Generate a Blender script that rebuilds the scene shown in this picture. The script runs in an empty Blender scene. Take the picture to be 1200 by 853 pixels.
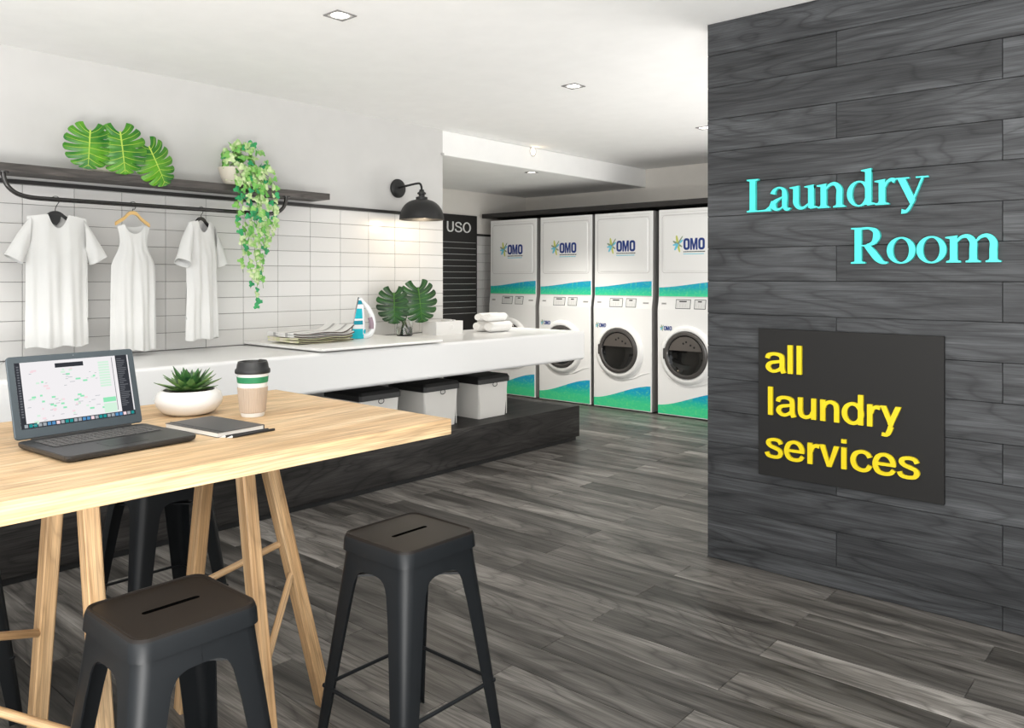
import bpy, bmesh, math, random
from mathutils import Vector, Matrix, noise
R = math.radians
random.seed(7)
SC = bpy.context.scene
COL = SC.collection

# ------------------------------------------------------------------ camera, world, exposure
FPX, HORIZON, EYE, YAW = 930.0, 326.0, 1.40, 41.25
cam = bpy.data.cameras.new('camera'); co = bpy.data.objects.new('camera', cam); COL.objects.link(co)
cam.sensor_fit = 'HORIZONTAL'; cam.sensor_width = 36.0; cam.lens = 36.0 * FPX / 1200.0
cam.shift_y = -(426.5 - HORIZON) / 1200.0
cam.clip_start = 0.05; cam.clip_end = 60
co.location = (0, 0, EYE); co.rotation_euler = (R(90), 0, R(YAW))
SC.camera = co

world = bpy.data.worlds.new('daylight'); SC.world = world; world.use_nodes = True
bg = world.node_tree.nodes['Background']
bg.inputs[0].default_value = (0.95, 0.98, 1.0, 1); bg.inputs[1].default_value = 1.35
SC.view_settings.view_transform = 'Standard'; SC.view_settings.look = 'None'
SC.view_settings.exposure = 0.08; SC.view_settings.gamma = 1.0
SC.view_settings.use_curve_mapping = False
SC.cycles.max_bounces = 8; SC.cycles.diffuse_bounces = 5; SC.cycles.glossy_bounces = 4; SC.cycles.transmission_bounces = 8
SC.cycles.caustics_reflective = False; SC.cycles.caustics_refractive = False
SC.cycles.sample_clamp_indirect = 4.0

def area_light(name, loc, rot, sx, sy, power, color=(1, 1, 1)):
    l = bpy.data.lights.new(name, 'AREA'); l.shape = 'RECTANGLE'; l.size = sx; l.size_y = sy
    l.energy = power; l.color = color
    o = bpy.data.objects.new(name, l); COL.objects.link(o); o.location = loc; o.rotation_euler = rot
    return o
# added fill light behind the camera, standing in for unseen daylight
area_light('rear_fill', (0.6, -3.2, 1.75), (R(112), 0, R(12)), 5.0, 2.2, 140, (1.0, 0.985, 0.96))
# added upward fill at floor level behind the camera, brightens the ceiling
area_light('ceiling_fill', (1.0, -0.8, 0.03), (R(180), 0, 0), 3.3, 1.5, 560, (1.0, 0.985, 0.96))
# added fill lights hidden behind the plank wall, for machine fronts and alcove
area_light('machine_fill', (-0.1, 4.3, 1.0), (R(112), 0, 0), 3.2, 1.8, 58, (1.0, 0.98, 0.95))
area_light('alcove_fill', (-1.0, 5.9, 0.03), (R(180), 0, 0), 1.8, 2.2, 88, (1.0, 0.98, 0.95))  # added upward fill, lifts the soffit underside and back wall

# ------------------------------------------------------------------ layout constants (metres)
XL, YEDGE, YBACK, XALC = -4.94, 4.735, 8.02, -6.78
ZC, ZSOF = 2.674, 2.459
YW, XW = 3.646, -1.891
ZCT, XCT, YCT = 0.945, -4.05, 5.58        # counter top, front, end
ZT, XTF, XTB, YTR, YTL = 0.93, -1.904, -2.96, 1.864, 0.16
YM = 7.11

# ------------------------------------------------------------------ materials
def mat(name, col=(.8, .8, .8), rough=.5, metal=0, **kw):
    m = bpy.data.materials.new(name); m.use_nodes = True
    b = m.node_tree.nodes['Principled BSDF']
    b.inputs['Base Color'].default_value = (*col, 1); b.inputs['Roughness'].default_value = rough
    b.inputs['Metallic'].default_value = metal
    for k, v in kw.items():
        b.inputs[k.replace('_', ' ')].default_value = v
    return m
def s2l(r, g, b):
    f = lambda c: (c / 255 / 12.92) if c / 255 <= .04045 else ((c / 255 + .055) / 1.055) ** 2.4
    return (f(r), f(g), f(b))
class NT:
    def __init__(s, m): s.m = m; s.t = m.node_tree; s.b = s.t.nodes['Principled BSDF']
    def n(s, typ, **kw):
        nd = s.t.nodes.new(typ)
        for k, v in kw.items(): setattr(nd, k, v)
        return nd
    def l(s, a, b): s.t.links.new(a, b)
    def coord(s, scale, rnd=0.0, kind='Object'):
        tc = s.n('ShaderNodeTexCoord'); mp = s.n('ShaderNodeMapping')
        mp.inputs['Scale'].default_value = scale
        if rnd:
            oi = s.n('ShaderNodeObjectInfo'); cx = s.n('ShaderNodeCombineXYZ')
            for i, k in enumerate((1.0, 0.61, 0.37)):
                mu = s.n('ShaderNodeMath', operation='MULTIPLY'); mu.inputs[1].default_value = rnd * k
                s.l(oi.outputs['Random'], mu.inputs[0]); s.l(mu.outputs[0], cx.inputs[i])
            s.l(cx.outputs[0], mp.inputs['Location'])
        s.l(tc.outputs[kind], mp.inputs['Vector'])
        return mp.outputs[0]
    def noise(s, vec, scale=1, detail=4, rough=.5, dist=0):
        nd = s.n('ShaderNodeTexNoise'); nd.inputs['Scale'].default_value = scale
        nd.inputs['Detail'].default_value = detail; nd.inputs['Roughness'].default_value = rough
        nd.inputs['Distortion'].default_value = dist
        s.l(vec, nd.inputs['Vector']); return nd.outputs[0]
    def ramp(s, fac, stops, interp='LINEAR'):
        r = s.n('ShaderNodeValToRGB'); e = r.color_ramp.elements; r.color_ramp.interpolation = interp
        while len(e) < len(stops): e.new(.5)
        for el, (p, c) in zip(e, stops): el.position = p; el.color = (*c, 1)
        s.l(fac, r.inputs[0]); return r.outputs[0]
    def mix(s, fac, a, b, mode='MIX'):
        m = s.n('ShaderNodeMix', data_type='RGBA', blend_type=mode)
        if isinstance(fac, (int, float)): m.inputs[0].default_value = fac
        else: s.l(fac, m.inputs[0])
        for sock, v in ((m.inputs[6], a), (m.inputs[7], b)):
            if isinstance(v, tuple): sock.default_value = (*v, 1)
            else: s.l(v, sock)
        return m.outputs[2]
    def bump(s, h, strength=.2, dist=.01):
        b = s.n('ShaderNodeBump'); b.inputs['Strength'].default_value = strength; b.inputs['Distance'].default_value = dist
        s.l(h, b.inputs['Height']); s.l(b.outputs[0], s.b.inputs['Normal'])
    def color(s, c): s.l(c, s.b.inputs['Base Color'])

def wood(name, dark, mid, light, rough=.4, along=0, fine=1.0, rnd=37.0, contrast=.8, tone=0.25, spec=.5, rings=.8):
    """straight grain along local axis `along`, every object its own board"""
    m = mat(name, mid, rough); N = NT(m)
    m.node_tree.nodes['Principled BSDF'].inputs['Specular IOR Level'].default_value = spec
    sc = [5.0 * fine] * 3; sc[along] = .55
    v = N.coord(tuple(sc), rnd)
    a = N.noise(v, 1.0, 6, .62, 1.6)
    # growth rings: warped bands give the cathedral figure
    sc3 = [1.5 * fine] * 3; sc3[along] = .30
    v3 = N.coord(tuple(sc3), rnd * 1.3)
    wv = N.n('ShaderNodeTexNoise'); wv.inputs['Scale'].default_value = 3.2; wv.inputs['Detail'].default_value = 1.5; wv.inputs['Distortion'].default_value = .4
    N.l(v3, wv.inputs['Vector'])
    mu = N.n('ShaderNodeMath', operation='MULTIPLY'); mu.inputs[1].default_value = 26.0; N.l(wv.outputs[0], mu.inputs[0])
    fr = N.n('ShaderNodeMath', operation='PINGPONG'); fr.inputs[1].default_value = 1.0; N.l(mu.outputs[0], fr.inputs[0])
    ringc = N.ramp(fr.outputs[0], [(0, (.52, .52, .52)), (.28, (.92, .92, .92)), (1, (1.13, 1.13, 1.13))])
    sc2 = [95.0 * fine] * 3; sc2[along] = 2.6
    v2 = N.coord(tuple(sc2), rnd * 2.1)
    b = N.noise(v2, 1.0, 3, .65, .3)
    sc4 = [300.0 * fine] * 3; sc4[along] = 5.0
    b4 = N.noise(N.coord(tuple(sc4), rnd * 3.3), 1.0, 2, .5, .2)
    lo, hi = .5 - .17 / contrast, .5 + .17 / contrast
    c1 = N.ramp(a, [(lo, dark), (.5, mid), (hi, light)])
    c2 = N.ramp(b, [(.3, (.66, .66, .66)), (.62, (1.10, 1.10, 1.10))])
    c = N.mix(.8, c1, c2, 'MULTIPLY')
    c = N.mix(rings, c, ringc, 'MULTIPLY')
    c = N.mix(.8, c, N.ramp(b4, [(.36, (.70, .70, .70)), (.62, (1.14, 1.14, 1.14))]), 'MULTIPLY')
    oi = N.n('ShaderNodeObjectInfo')
    t = N.ramp(oi.outputs['Random'], [(0, (1 - tone,) * 3), (1, (1 + tone * .6,) * 3)])
    c = N.mix(1.0, c, t, 'MULTIPLY')
    N.color(c); N.bump(b, .12, .004)
    return m

M = {}
M['plank_wall'] = wood('grey_wood_wall', (.026, .027, .029), (.050, .052, .055), (.088, .092, .097), .5, 0, rnd=37, tone=.22, spec=.25)
M['plank_floor'] = wood('grey_wood_floor', (.062, .058, .054), (.140, .131, .121), (.27, .255, .238), .36, 0, rnd=41, tone=.48, spec=.13, contrast=.95)
M['plinth'] = wood('dark_wood', (.014, .013, .012), (.030, .028, .0265), (.062, .058, .055), .5, 1, rnd=5, spec=.2)
M['plinth_x'] = wood('dark_wood_end', (.018, .017, .016), (.036, .034, .032), (.06, .056, .053), .45, 0, rnd=5)
M['shelf'] = wood('shelf_wood', (.035, .03, .027), (.075, .066, .06), (.14, .125, .113), .5, 1, rnd=9)
M['oak'] = wood('pale_oak', s2l(176, 140, 99), s2l(203, 171, 131), s2l(218, 191, 154), .45, 1, fine=.7, rnd=3, contrast=.7, tone=.02, spec=.25, rings=.32)
M['oak_leg'] = wood('oak_leg', s2l(168, 130, 88), s2l(195, 160, 118), s2l(212, 182, 143), .5, 2, fine=2.2, rnd=13, tone=.08, rings=.4)
M['groove'] = mat('dark_groove', (.02, .02, .02), .7)
def plaster(name, c, rough=.8):
    m = mat(name, c, rough); N = NT(m); v = N.coord((3, 3, 3)); a = N.noise(v, 2.0, 5, .6)
    N.color(N.ramp(a, [(.3, tuple(k * .965 for k in c)), (.7, c)])); N.bump(a, .03, .01); return m
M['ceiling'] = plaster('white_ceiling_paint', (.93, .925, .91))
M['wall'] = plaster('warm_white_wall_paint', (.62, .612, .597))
M['alcove'] = plaster('alcove_wall_paint', (.82, .785, .73))
def tile_mat():
    m = mat('white_glazed_tile', (.8, .79, .77), .22); N = NT(m)
    oi = N.n('ShaderNodeObjectInfo')
    N.color(N.ramp(oi.outputs['Random'], [(0, (.67, .66, .645)), (1, (.74, .73, .715))])); return m
M['tile'] = tile_mat()
M['grout'] = mat('dark_grout', (.17, .165, .16), .9)
M['trim'] = mat('black_trim', (.022, .02, .019), .4)
M['counter'] = mat('white_solid_surface', (.74, .74, .735), .28)
M['board'] = mat('white_laminate_slab', (.85, .84, .82), .35)
def black_metal():
    m = mat('black_powder_coat', (.008, .0095, .011), .42, 0.0, Specular_IOR_Level=.28); N = NT(m)
    v = N.coord((300, 300, 300)); a = N.noise(v, 1, 2); N.bump(a, .04, .002); return m
M['stool'] = black_metal()
M['stool_seat'] = mat('worn_black_seat', (.015, .0125, .011), .42, Specular_IOR_Level=.14)
M['slot_shade'] = mat('painted_slot_shade', (.002, .002, .002), 1.0, Specular_IOR_Level=0.0)  # shade inside the seat slot, put in as flat black
M['black'] = mat('black_plastic', (.012, .012, .012), .45)
M['blackmetal'] = mat('black_iron', (.016, .016, .016), .42, .2)
M['rail'] = mat('dark_steel_tube', (.07, .068, .066), .25, .9)
M['hinge'] = mat('steel', (.5, .5, .5), .3, 1)
M['lightframe'] = mat('brushed_grey_frame', (.22, .215, .21), .5, .2)
M['chrome'] = mat('chrome', (.75, .75, .75), .12, 1)
def cloth(name, c, scale=900):
    m = mat(name, c, .9); N = NT(m); v = N.coord((scale,) * 3); a = N.noise(v, 1, 2); N.bump(a, .12, .001)
    m.node_tree.nodes['Principled BSDF'].inputs['Sheen Weight'].default_value = .2; return m
M['cloth'] = cloth('white_cotton', (.70, .70, .685))
M['towel'] = cloth('white_terry', (.84, .83, .81), 400)
def stripes(name, cols, freq, axis=1):
    m = mat(name, cols[0], .9); N = NT(m); v = N.coord((1, 1, 1)); sp = N.n('ShaderNodeSeparateXYZ'); N.l(v, sp.inputs[0])
    mu = N.n('ShaderNodeMath', operation='MULTIPLY'); mu.inputs[1].default_value = freq; N.l(sp.outputs[axis], mu.inputs[0])
    fr = N.n('ShaderNodeMath', operation='FRACT'); N.l(mu.outputs[0], fr.inputs[0])
    st = [(i / len(cols), c) for i, c in enumerate(cols)]
    N.color(N.ramp(fr.outputs[0], st, 'CONSTANT')); return m
M['striped'] = stripes('grey_white_stripe', [(.8, .79, .77), (.8, .79, .77), (.42, .41, .40), (.72, .71, .69), (.8, .79, .77)], 7.0, 0)
M['beige'] = stripes('beige_green_weave', [(.66, .62, .45), (.60, .60, .38), (.70, .65, .52)], 9.0, 0)
M['hem'] = mat('dark_brown_hem', (.06, .04, .032), .9)
M['bamboo'] = mat('light_bamboo', s2l(214, 176, 112), .45)
def leafmat(name, a, b, rough=.35, scale=6):
    m = mat(name, a, rough); N = NT(m); v = N.coord((scale,) * 3, 20); n = N.noise(v, 1.0, 3)
    N.color(N.ramp(n, [(.35, a), (.68, b)]))
    m.node_tree.nodes['Principled BSDF'].inputs['Subsurface Weight'].default_value = 0.0
    return m
M['leaf_bright'] = leafmat('bright_monstera', s2l(22, 104, 18), s2l(92, 156, 24), .3, 9)
M['leaf_dark'] = leafmat('dark_monstera', s2l(9, 44, 12), s2l(28, 86, 20), .28, 9)
M['vein'] = mat('pale_vein', s2l(178, 206, 86), .45)
M['vein_dark'] = mat('vein_green', s2l(74, 124, 44), .45)
M['stem'] = mat('green_stem', s2l(86, 126, 52), .5)
M['ivy_pale'] = leafmat('variegated_ivy', s2l(132, 186, 92), s2l(220, 230, 184), .5, 30)
M['ivy_mid'] = leafmat('mid_ivy', s2l(88, 168, 70), s2l(150, 204, 104), .5, 30)
M['ivy_deep'] = leafmat('deep_ivy', s2l(24, 140, 86), s2l(62, 170, 100), .5, 30)
M['ceramic'] = mat('white_ceramic', (.8, .79, .77), .2)
M['pot'] = mat('cream_pot', s2l(222, 214, 198), .5)
M['soil'] = mat('dark_soil', (.03, .022, .016), .95)
M['succ'] = leafmat('succulent_green', s2l(40, 92, 44), s2l(126, 160, 92), .4, 25)
M['succ_in'] = leafmat('succulent_dark', s2l(24, 62, 34), s2l(74, 122, 62), .4, 25)
M['glass'] = mat('clear_glass', (.97, .98, .97), .02, Transmission_Weight=1.0, IOR=1.45)
M['water'] = mat('vase_water', (.86, .88, .78), .02, Transmission_Weight=1.0, IOR=1.33)
M['appliance'] = mat('white_enamel', (.87, .87, .86), .3)
M['appliance_side'] = mat('grey_side_panel', (.42, .41, .40), .4, .3)
M['seam'] = mat('grey_seam', (.5, .49, .48), .5)
M['gasket'] = mat('dark_gasket', (.05, .047, .045), .35)
M['doorrim'] = mat('grey_translucent_rim', (.10, .094, .09), .2, .3)
M['doorglass'] = mat('black_door_glass', (.006, .006, .006), .06)
M['drum'] = mat('drum_steel', (.22, .2, .19), .3, .8)
M['navy'] = mat('navy_print', s2l(16, 52, 128), .5)
M['sky'] = mat('light_blue_print', s2l(110, 200, 225), .5)
M['lime'] = mat('yellow_green_print', s2l(205, 208, 110), .5)
M['greygreen'] = mat('grey_green_print', s2l(140, 156, 130), .5)
M['darkprint'] = mat('dark_print', s2l(60, 66, 66), .5)
def band():
    m = mat('teal_meadow_print', s2l(30, 190, 170), .4); N = NT(m)
    v = N.coord((1, 1, 1)); sp = N.n('ShaderNodeSeparateXYZ'); N.l(v, sp.inputs[0])
    n1 = N.noise(N.coord((9, 9, 14)), 1, 4, .6); n2 = N.noise(N.coord((34, 34, 48)), 1, 3, .6)
    ad = N.n('ShaderNodeMath', operation='MULTIPLY_ADD'); ad.inputs[1].default_value = .22; N.l(n1, ad.inputs[0]); 
    ml = N.n('ShaderNodeMath', operation='MULTIPLY_ADD'); ml.inputs[1].default_value = 5.0; ml.inputs[2].default_value = .47
    N.l(sp.outputs[2], ml.inputs[0]); N.l(ml.outputs[0], ad.inputs[2])
    base = N.ramp(ad.outputs[0], [(.22, s2l(66, 214, 152)), (.5, s2l(38, 196, 168)), (.72, s2l(10, 170, 196)), (.95, s2l(8, 160, 205))])
    sp2 = N.ramp(n2, [(.5, (0, 0, 0)), (.68, (1, 1, 1))])
    N.color(N.mix(N.mix(.55, (0, 0, 0), sp2), base, s2l(120, 226, 150))); return m
M['band'] = band()
M['screen_lit'] = mat('lcd', (.75, .75, .74), .2)
M['signboard'] = mat('charcoal_sign_board', (.016, .0155, .015), .55, Specular_IOR_Level=.2)
M['menu'] = mat('black_menu_board', (.018, .016, .015), .5)
M['white_print'] = mat('white_letters', (.85, .85, .83), .5)
M['line_print'] = mat('grey_line_print', (.42, .42, .41), .5)
M['turq'] = mat('turquoise_letters', s2l(66, 204, 197), .4)
M['yellow'] = mat('yellow_letters', s2l(216, 193, 5), .45)
M['hamper'] = cloth('white_fabric', (.74, .72, .68), 300)
M['cup_white'] = mat('cup_white', (.8, .8, .78), .4)
M['cup_green'] = mat('green_band', s2l(40, 128, 84), .45)
M['cup_sleeve'] = mat('beige_sleeve', s2l(182, 164, 146), .6)
M['paper'] = mat('page_edges', (.75, .74, .71), .8)
M['notecover'] = mat('dark_grey_cover', (.055, .053, .055), .5)
M['laptop'] = mat('slate_laptop_shell', (.07, .088, .10), .35, .4)
M['laptop_base'] = mat('graphite_laptop_base', (.035, .034, .034), .4, .3)
M['key'] = mat('black_key', (.012, .012, .012), .4)
M['keyedge'] = mat('grey_key_edge', (.075, .072, .07), .55)
M['teal'] = mat('teal_plastic', s2l(28, 176, 192), .25)
M['white_pl'] = mat('white_plastic', (.82, .83, .84), .25)
M['pinkgrey'] = mat('mauve_grip', s2l(150, 128, 140), .4)
M['soleplate'] = mat('iron_soleplate', (.16, .15, .155), .25, .8)
M['iron_body'] = stripes('teal_white_stripe', [s2l(28, 176, 192)] * 5 + [(.8, .82, .83)] * 2 + [s2l(20, 140, 160)] * 2 + [(.8, .82, .83)], 7.0, 2)
def emit(name, c, st):
    m = bpy.data.materials.new(name); m.use_nodes = True; t = m.node_tree
    t.nodes.remove(t.nodes['Principled BSDF']); e = t.nodes.new('ShaderNodeEmission')
    e.inputs[0].default_value = (*c, 1); e.inputs[1].default_value = st
    t.links.new(e.outputs[0], t.nodes['Material Output'].inputs[0]); return m
M['lamp_glow'] = emit('downlight_lens', (1, .96, .88), 6.0)
M['bulb'] = emit('warm_bulb', (1, .78, .5), 14.0)
M['scr_bg'] = emit('screen_white', s2l(243, 240, 242), .95)
M['scr_dark'] = emit('screen_dark', s2l(58, 60, 66), .9)
M['scr_grey'] = emit('screen_grey', s2l(120, 122, 128), .8)
M['scr_green'] = emit('screen_green', s2l(150, 232, 186), .95)
M['scr_pale'] = emit('screen_pale_green', s2l(214, 243, 222), .95)
M['scr_pink'] = emit('screen_pink', s2l(247, 220, 226), .95)
M['scr_blue'] = emit('screen_blue', s2l(92, 150, 200), .9)
M['scr_teal'] = emit('screen_teal', s2l(40, 150, 150), .9)
M['scr_line'] = emit('screen_line', s2l(170, 176, 182), .9)

# ------------------------------------------------------------------ mesh helpers
class B:
    def __init__(s): s.bm = bmesh.new()
    def face(s, pts, m=0, smooth=False):
        try:
            f = s.bm.faces.new([s.bm.verts.new(p) for p in pts]); f.material_index = m; f.smooth = smooth; return f
        except ValueError: pass
    def box(s, x0, x1, y0, y1, z0, z1, m=0, bev=0, seg=2):
        t = bmesh.new(); bmesh.ops.create_cube(t, size=1)
        for v in t.verts:
            v.co = Vector((x0 + (v.co.x + .5) * (x1 - x0), y0 + (v.co.y + .5) * (y1 - y0), z0 + (v.co.z + .5) * (z1 - z0)))
        if bev: bmesh.ops.bevel(t, geom=t.edges[:], offset=bev, segments=seg, affect='EDGES', profile=.5)
        s.merge(t, m); return s
    def merge(s, t, m=None, mtx=None, smooth=None):
        mp = {}
        for v in t.verts: mp[v] = s.bm.verts.new(mtx @ v.co if mtx else v.co)
        for f in t.faces:
            try: g = s.bm.faces.new([mp[v] for v in f.verts])
            except ValueError: continue
            g.material_index = f.material_index if m is None else m
            g.smooth = f.smooth if smooth is None else smooth
        t.free()
    def rings(s, rings, m=0, closed=True, cap=(True, True), smooth=True):
        vs = [[s.bm.verts.new(p) for p in r] for r in rings]; n = len(vs[0])
        for a, b in zip(vs, vs[1:]):
            for i in range(n if closed else n - 1):
                j = (i + 1) % n
                try: f = s.bm.faces.new((a[i], a[j], b[j], b[i])); f.material_index = m; f.smooth = smooth
                except ValueError: pass
        for k, r in ((0, vs[0][::-1]), (1, vs[-1])):
            if cap[k] and closed:
                try: f = s.bm.faces.new(r); f.material_index = m
                except ValueError: pass
        return vs
    def tube(s, pts, r, n=10, m=0, cap=True):
        pts = [Vector(p) for p in pts]; out = []; up = None
        for i, p in enumerate(pts):
            d = (pts[min(i + 1, len(pts) - 1)] - pts[max(i - 1, 0)]).normalized()
            if up is None:
                up = Vector((0, 0, 1)) if abs(d.z) < .9 else Vector((1, 0, 0))
            a = d.cross(up).normalized(); up = a.cross(d).normalized()
            rr = r[i] if isinstance(r, (list, tuple)) else r
            out.append([p + (a * math.cos(t) + up * math.sin(t)) * rr for t in [2 * math.pi * k / n for k in range(n)]])
        s.rings(out, m, True, (cap, cap)); return s
    def lathe(s, prof, n=24, m=0, mtx=None, cap=(False, False), smooth=True):
        mtx = mtx or Matrix()
        rg = [[mtx @ Vector((r * math.cos(t), r * math.sin(t), z)) for t in [2 * math.pi * k / n for k in range(n)]] for r, z in prof]
        s.rings(rg, m, True, cap, smooth); return s
    def prism(s, poly, f0, f1, m=0, mside=None):
        """poly: 2D points; f0,f1 map (a,b)->3D for both ends"""
        a = [s.bm.verts.new(f0(*p)) for p in poly]; b = [s.bm.verts.new(f1(*p)) for p in poly]; n = len(poly)
        for i in range(n):
            j = (i + 1) % n; f = s.bm.faces.new((a[i], a[j], b[j], b[i])); f.material_index = m if mside is None else mside
        for r in (a[::-1], b): f = s.bm.faces.new(r); f.material_index = m
        return s
    def grid(s, nu, nv, fn, m=0, smooth=True, wrap=False):
        vs = [[s.bm.verts.new(fn(i / nu, j / nv)) for i in range(nu if wrap else nu + 1)] for j in range(nv + 1)]
        for j in range(nv):
            for i in range(nu):
                k = (i + 1) % nu if wrap else i + 1
                f = s.bm.faces.new((vs[j][i], vs[j][k], vs[j + 1][k], vs[j + 1][i])); f.material_index = m; f.smooth = smooth
        return s
    def mesh(s, name, mats):
        bmesh.ops.recalc_face_normals(s.bm, faces=s.bm.faces[:])
        sm = any(f.smooth for f in s.bm.faces)
        me = bpy.data.meshes.new(name); s.bm.to_mesh(me); s.bm.free()
        if sm: me.set_sharp_from_angle(angle=R(48))
        for m in (mats if isinstance(mats, (list, tuple)) else [mats]): me.materials.append(M[m])
        return me
    def build(s, name, mats, parent=None, loc=(0, 0, 0), rot=None, label=None):
        return link(name, s.mesh(name, mats), parent, loc, rot, label)

def link(name, me, parent=None, loc=(0, 0, 0), rot=None, label=None):
    o = bpy.data.objects.new(name, me); COL.objects.link(o); o.location = loc
    if rot is not None: o.rotation_euler = rot
    if parent is not None: o.parent = parent
    if label: o['label'] = label
    return o
def tag(o, label, cat, group=None, kind=None):
    o['label'] = label; o['category'] = cat
    if group: o['group'] = group
    if kind: o['kind'] = kind
    return o
def thing(name, label, cat, loc=(0, 0, 0), rotz=0, group=None, rot=None):
    o = bpy.data.objects.new(name, None); COL.objects.link(o); o.empty_display_size = .1
    o.location = loc; o.rotation_euler = rot if rot is not None else (0, 0, rotz)
    return tag(o, label, cat, group)
def copy_tree(o, parent=None):
    c = o.copy(); COL.objects.link(c)
    if parent is not None: c.parent = parent
    for ch in list(o.children): copy_tree(ch, c)
    return c
def rrect(w, d, r, n=5):
    """rounded rectangle outline, full size w x d"""
    out = []
    for cx, cy, a0 in ((w / 2 - r, d / 2 - r, 0), (-w / 2 + r, d / 2 - r, 90), (-w / 2 + r, -d / 2 + r, 180), (w / 2 - r, -d / 2 + r, 270)):
        for k in range(n + 1):
            a = R(a0 + 90 * k / n); out.append((cx + r * math.cos(a), cy + r * math.sin(a)))
    return out
def catmull(P, n=6):
    P = [Vector(p) for p in P]; Q = [2 * P[0] - P[1]] + P + [2 * P[-1] - P[-2]]; out = []
    for i in range(1, len(Q) - 2):
        p0, p1, p2, p3 = Q[i - 1:i + 3]
        for k in range(n):
            t = k / n
            out.append(.5 * (2 * p1 + (p2 - p0) * t + (2 * p0 - 5 * p1 + 4 * p2 - p3) * t * t + (3 * p1 - p0 - 3 * p2 + p3) * t ** 3))
    out.append(P[-1]); return out
def pix(x, y, z):
    s_, c_ = math.sin(R(YAW)), math.cos(R(YAW)); f = -s_ * x + c_ * y; r = c_ * x + s_ * y
    if f < .3: return None
    return 600 + FPX * r / f, HORIZON - FPX * (z - EYE) / f

# ------------------------------------------------------------------ setting
st = lambda o, l, c: tag(o, l, c, kind='structure')
floor = st(B().box(-7.0, 2.7, -1.6, 8.2, -.10, -.010).build('floor', 'groove'), 'floor of long grey wood-look planks', 'floor')
PL, PWD = 1.2816, .165
pm = B().box(-PL / 2 + .0007, PL / 2 - .0007, -PWD / 2 + .0006, PWD / 2 - .0006, -.0105, 0, bev=.0012, seg=1).mesh('plank', 'plank_floor')
rest = B(); nfl = 0
for k in range(-28, 44):
    yc = YW - PWD * (k + .5)
    x0 = -1.894 if k % 2 else -1.2535
    for i in range(-5, 5):
        xc = x0 + PL * (i + .5)
        if xc < -6.3 or xc > 2.1 or yc > 8.1 or yc < -1.5: continue
        vis = False
        for ax in (-.5, -.25, 0, .25, .5):
            for ay in (-.5, .5):
                p = pix(xc + ax * PL, yc + ay * PWD, 0)
                if p and -60 < p[0] < 1260 and p[1] < 900:
                    if xc + ax * PL < -4.15 and yc < 5.6: continue
                    if yc > YW + .05 and p[0] > 850: continue
                    vis = True
        if vis: link('plank', pm, floor, (xc, yc, 0), (0, 0, math.pi * random.randint(0, 1))); nfl += 1
        else: rest.box(xc - PL / 2 + .0007, xc + PL / 2 - .0007, yc - PWD / 2 + .0006, yc + PWD / 2 - .0006, -.0105, 0)
rest.build('plank_field', 'plank_floor', floor)['kind'] = 'stuff'

st(B().box(-7.0, 2.7, -1.6, 8.2, ZC, ZC + .1).build('ceiling', 'ceiling'), 'flat white ceiling', 'ceiling')
st(B().box(XALC, XL - .006, YEDGE, YBACK, ZSOF, ZC, bev=.012).build('ceiling_soffit', 'ceiling'), 'dropped white soffit over the machine alcove', 'soffit')
def tile_run(parent, x, y1, ncol, z1, nrow, first=0):
    w, h = .268, .108
    for c in range(ncol):
        for r in range(nrow):
            link('tile', TILE, parent, (x, y1 - w * (c + .5), z1 - h * (r + .5)))
TILE = B().box(0, .0065, -.134 + .0014, .134 - .0014, -.054 + .0013, .054 - .0013, bev=.0018, seg=1).mesh('tile', 'tile')
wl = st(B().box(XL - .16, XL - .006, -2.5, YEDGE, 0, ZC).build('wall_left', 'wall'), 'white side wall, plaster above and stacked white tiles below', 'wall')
B().box(XL - .008, XL - .003, -.9, YEDGE - .001, .90, 1.919).build('grout', 'grout', wl)
tile_run(wl, XL - .0055, YEDGE - .001, 17, 1.919, 9)
wa = st(B().box(XALC - .15, XALC - .006, YEDGE - .16, YBACK, 0, ZC).box(XALC, XL - .16, YEDGE - .16, YEDGE - .005, 0, ZC).build('wall_alcove', 'alcove'), 'side wall of the alcove left of the machines, white tiled', 'wall')
B().box(XALC - .008, XALC - .003, 5.5, YBACK, .5, 1.919).build('grout', 'grout', wa)
tile_run(wa, XALC - .0055, 8.0, 9, 1.919, 12)
st(B().box(XALC - .15, .5, YBACK, YBACK + .15, 0, ZC).build('wall_back', 'alcove'), 'beige back wall above the machines', 'wall')
wr = st(B().box(XW + .004, 2.6, YW + .012, YW + .16, 0, ZC).build('wall_right', 'groove'), 'partition wall clad in dark grey wood planks', 'wall')
WH = .1609
def wplank(x0, x1, z0, z1):
    return B().box(x0 + .0009, x1 - .0009, -.0125, 0, z0 + .0009, z1 - .0009, bev=.0014, seg=1)
for r in range(17):
    z1 = ZC - .001 - r * WH; z0 = max(0.002, z1 - WH)
    xs = [XW, -1.257, .03, 1.317, 2.6] if r % 2 else [XW, -.612, .672, 1.955, 2.6]
    for a, b in zip(xs, xs[1:]):
        xc = (a + b) / 2
        wplank(a - xc, b - xc, -(z1 - z0) / 2, (z1 - z0) / 2).build('plank', 'plank_wall', wr, (xc, YW + .0125, (z0 + z1) / 2))
B().box(XW, XW + .003, .014, .16, .002, ZC - .002).build('end_board', 'plank_wall', wr, (0, YW, 0))
st(B().box(XL - .002, XL + .014, -2.4, YEDGE, 1.921, 1.943, bev=.002).build('trim_1', 'trim'), 'black trim strip capping the tiles on the left wall', 'trim')
st(B().box(XALC - .002, XALC + .014, YEDGE + .01, YBACK - .01, 1.921, 1.946, bev=.002).build('trim_2', 'trim'), 'black trim strip capping the tiles in the alcove', 'trim')
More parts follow.
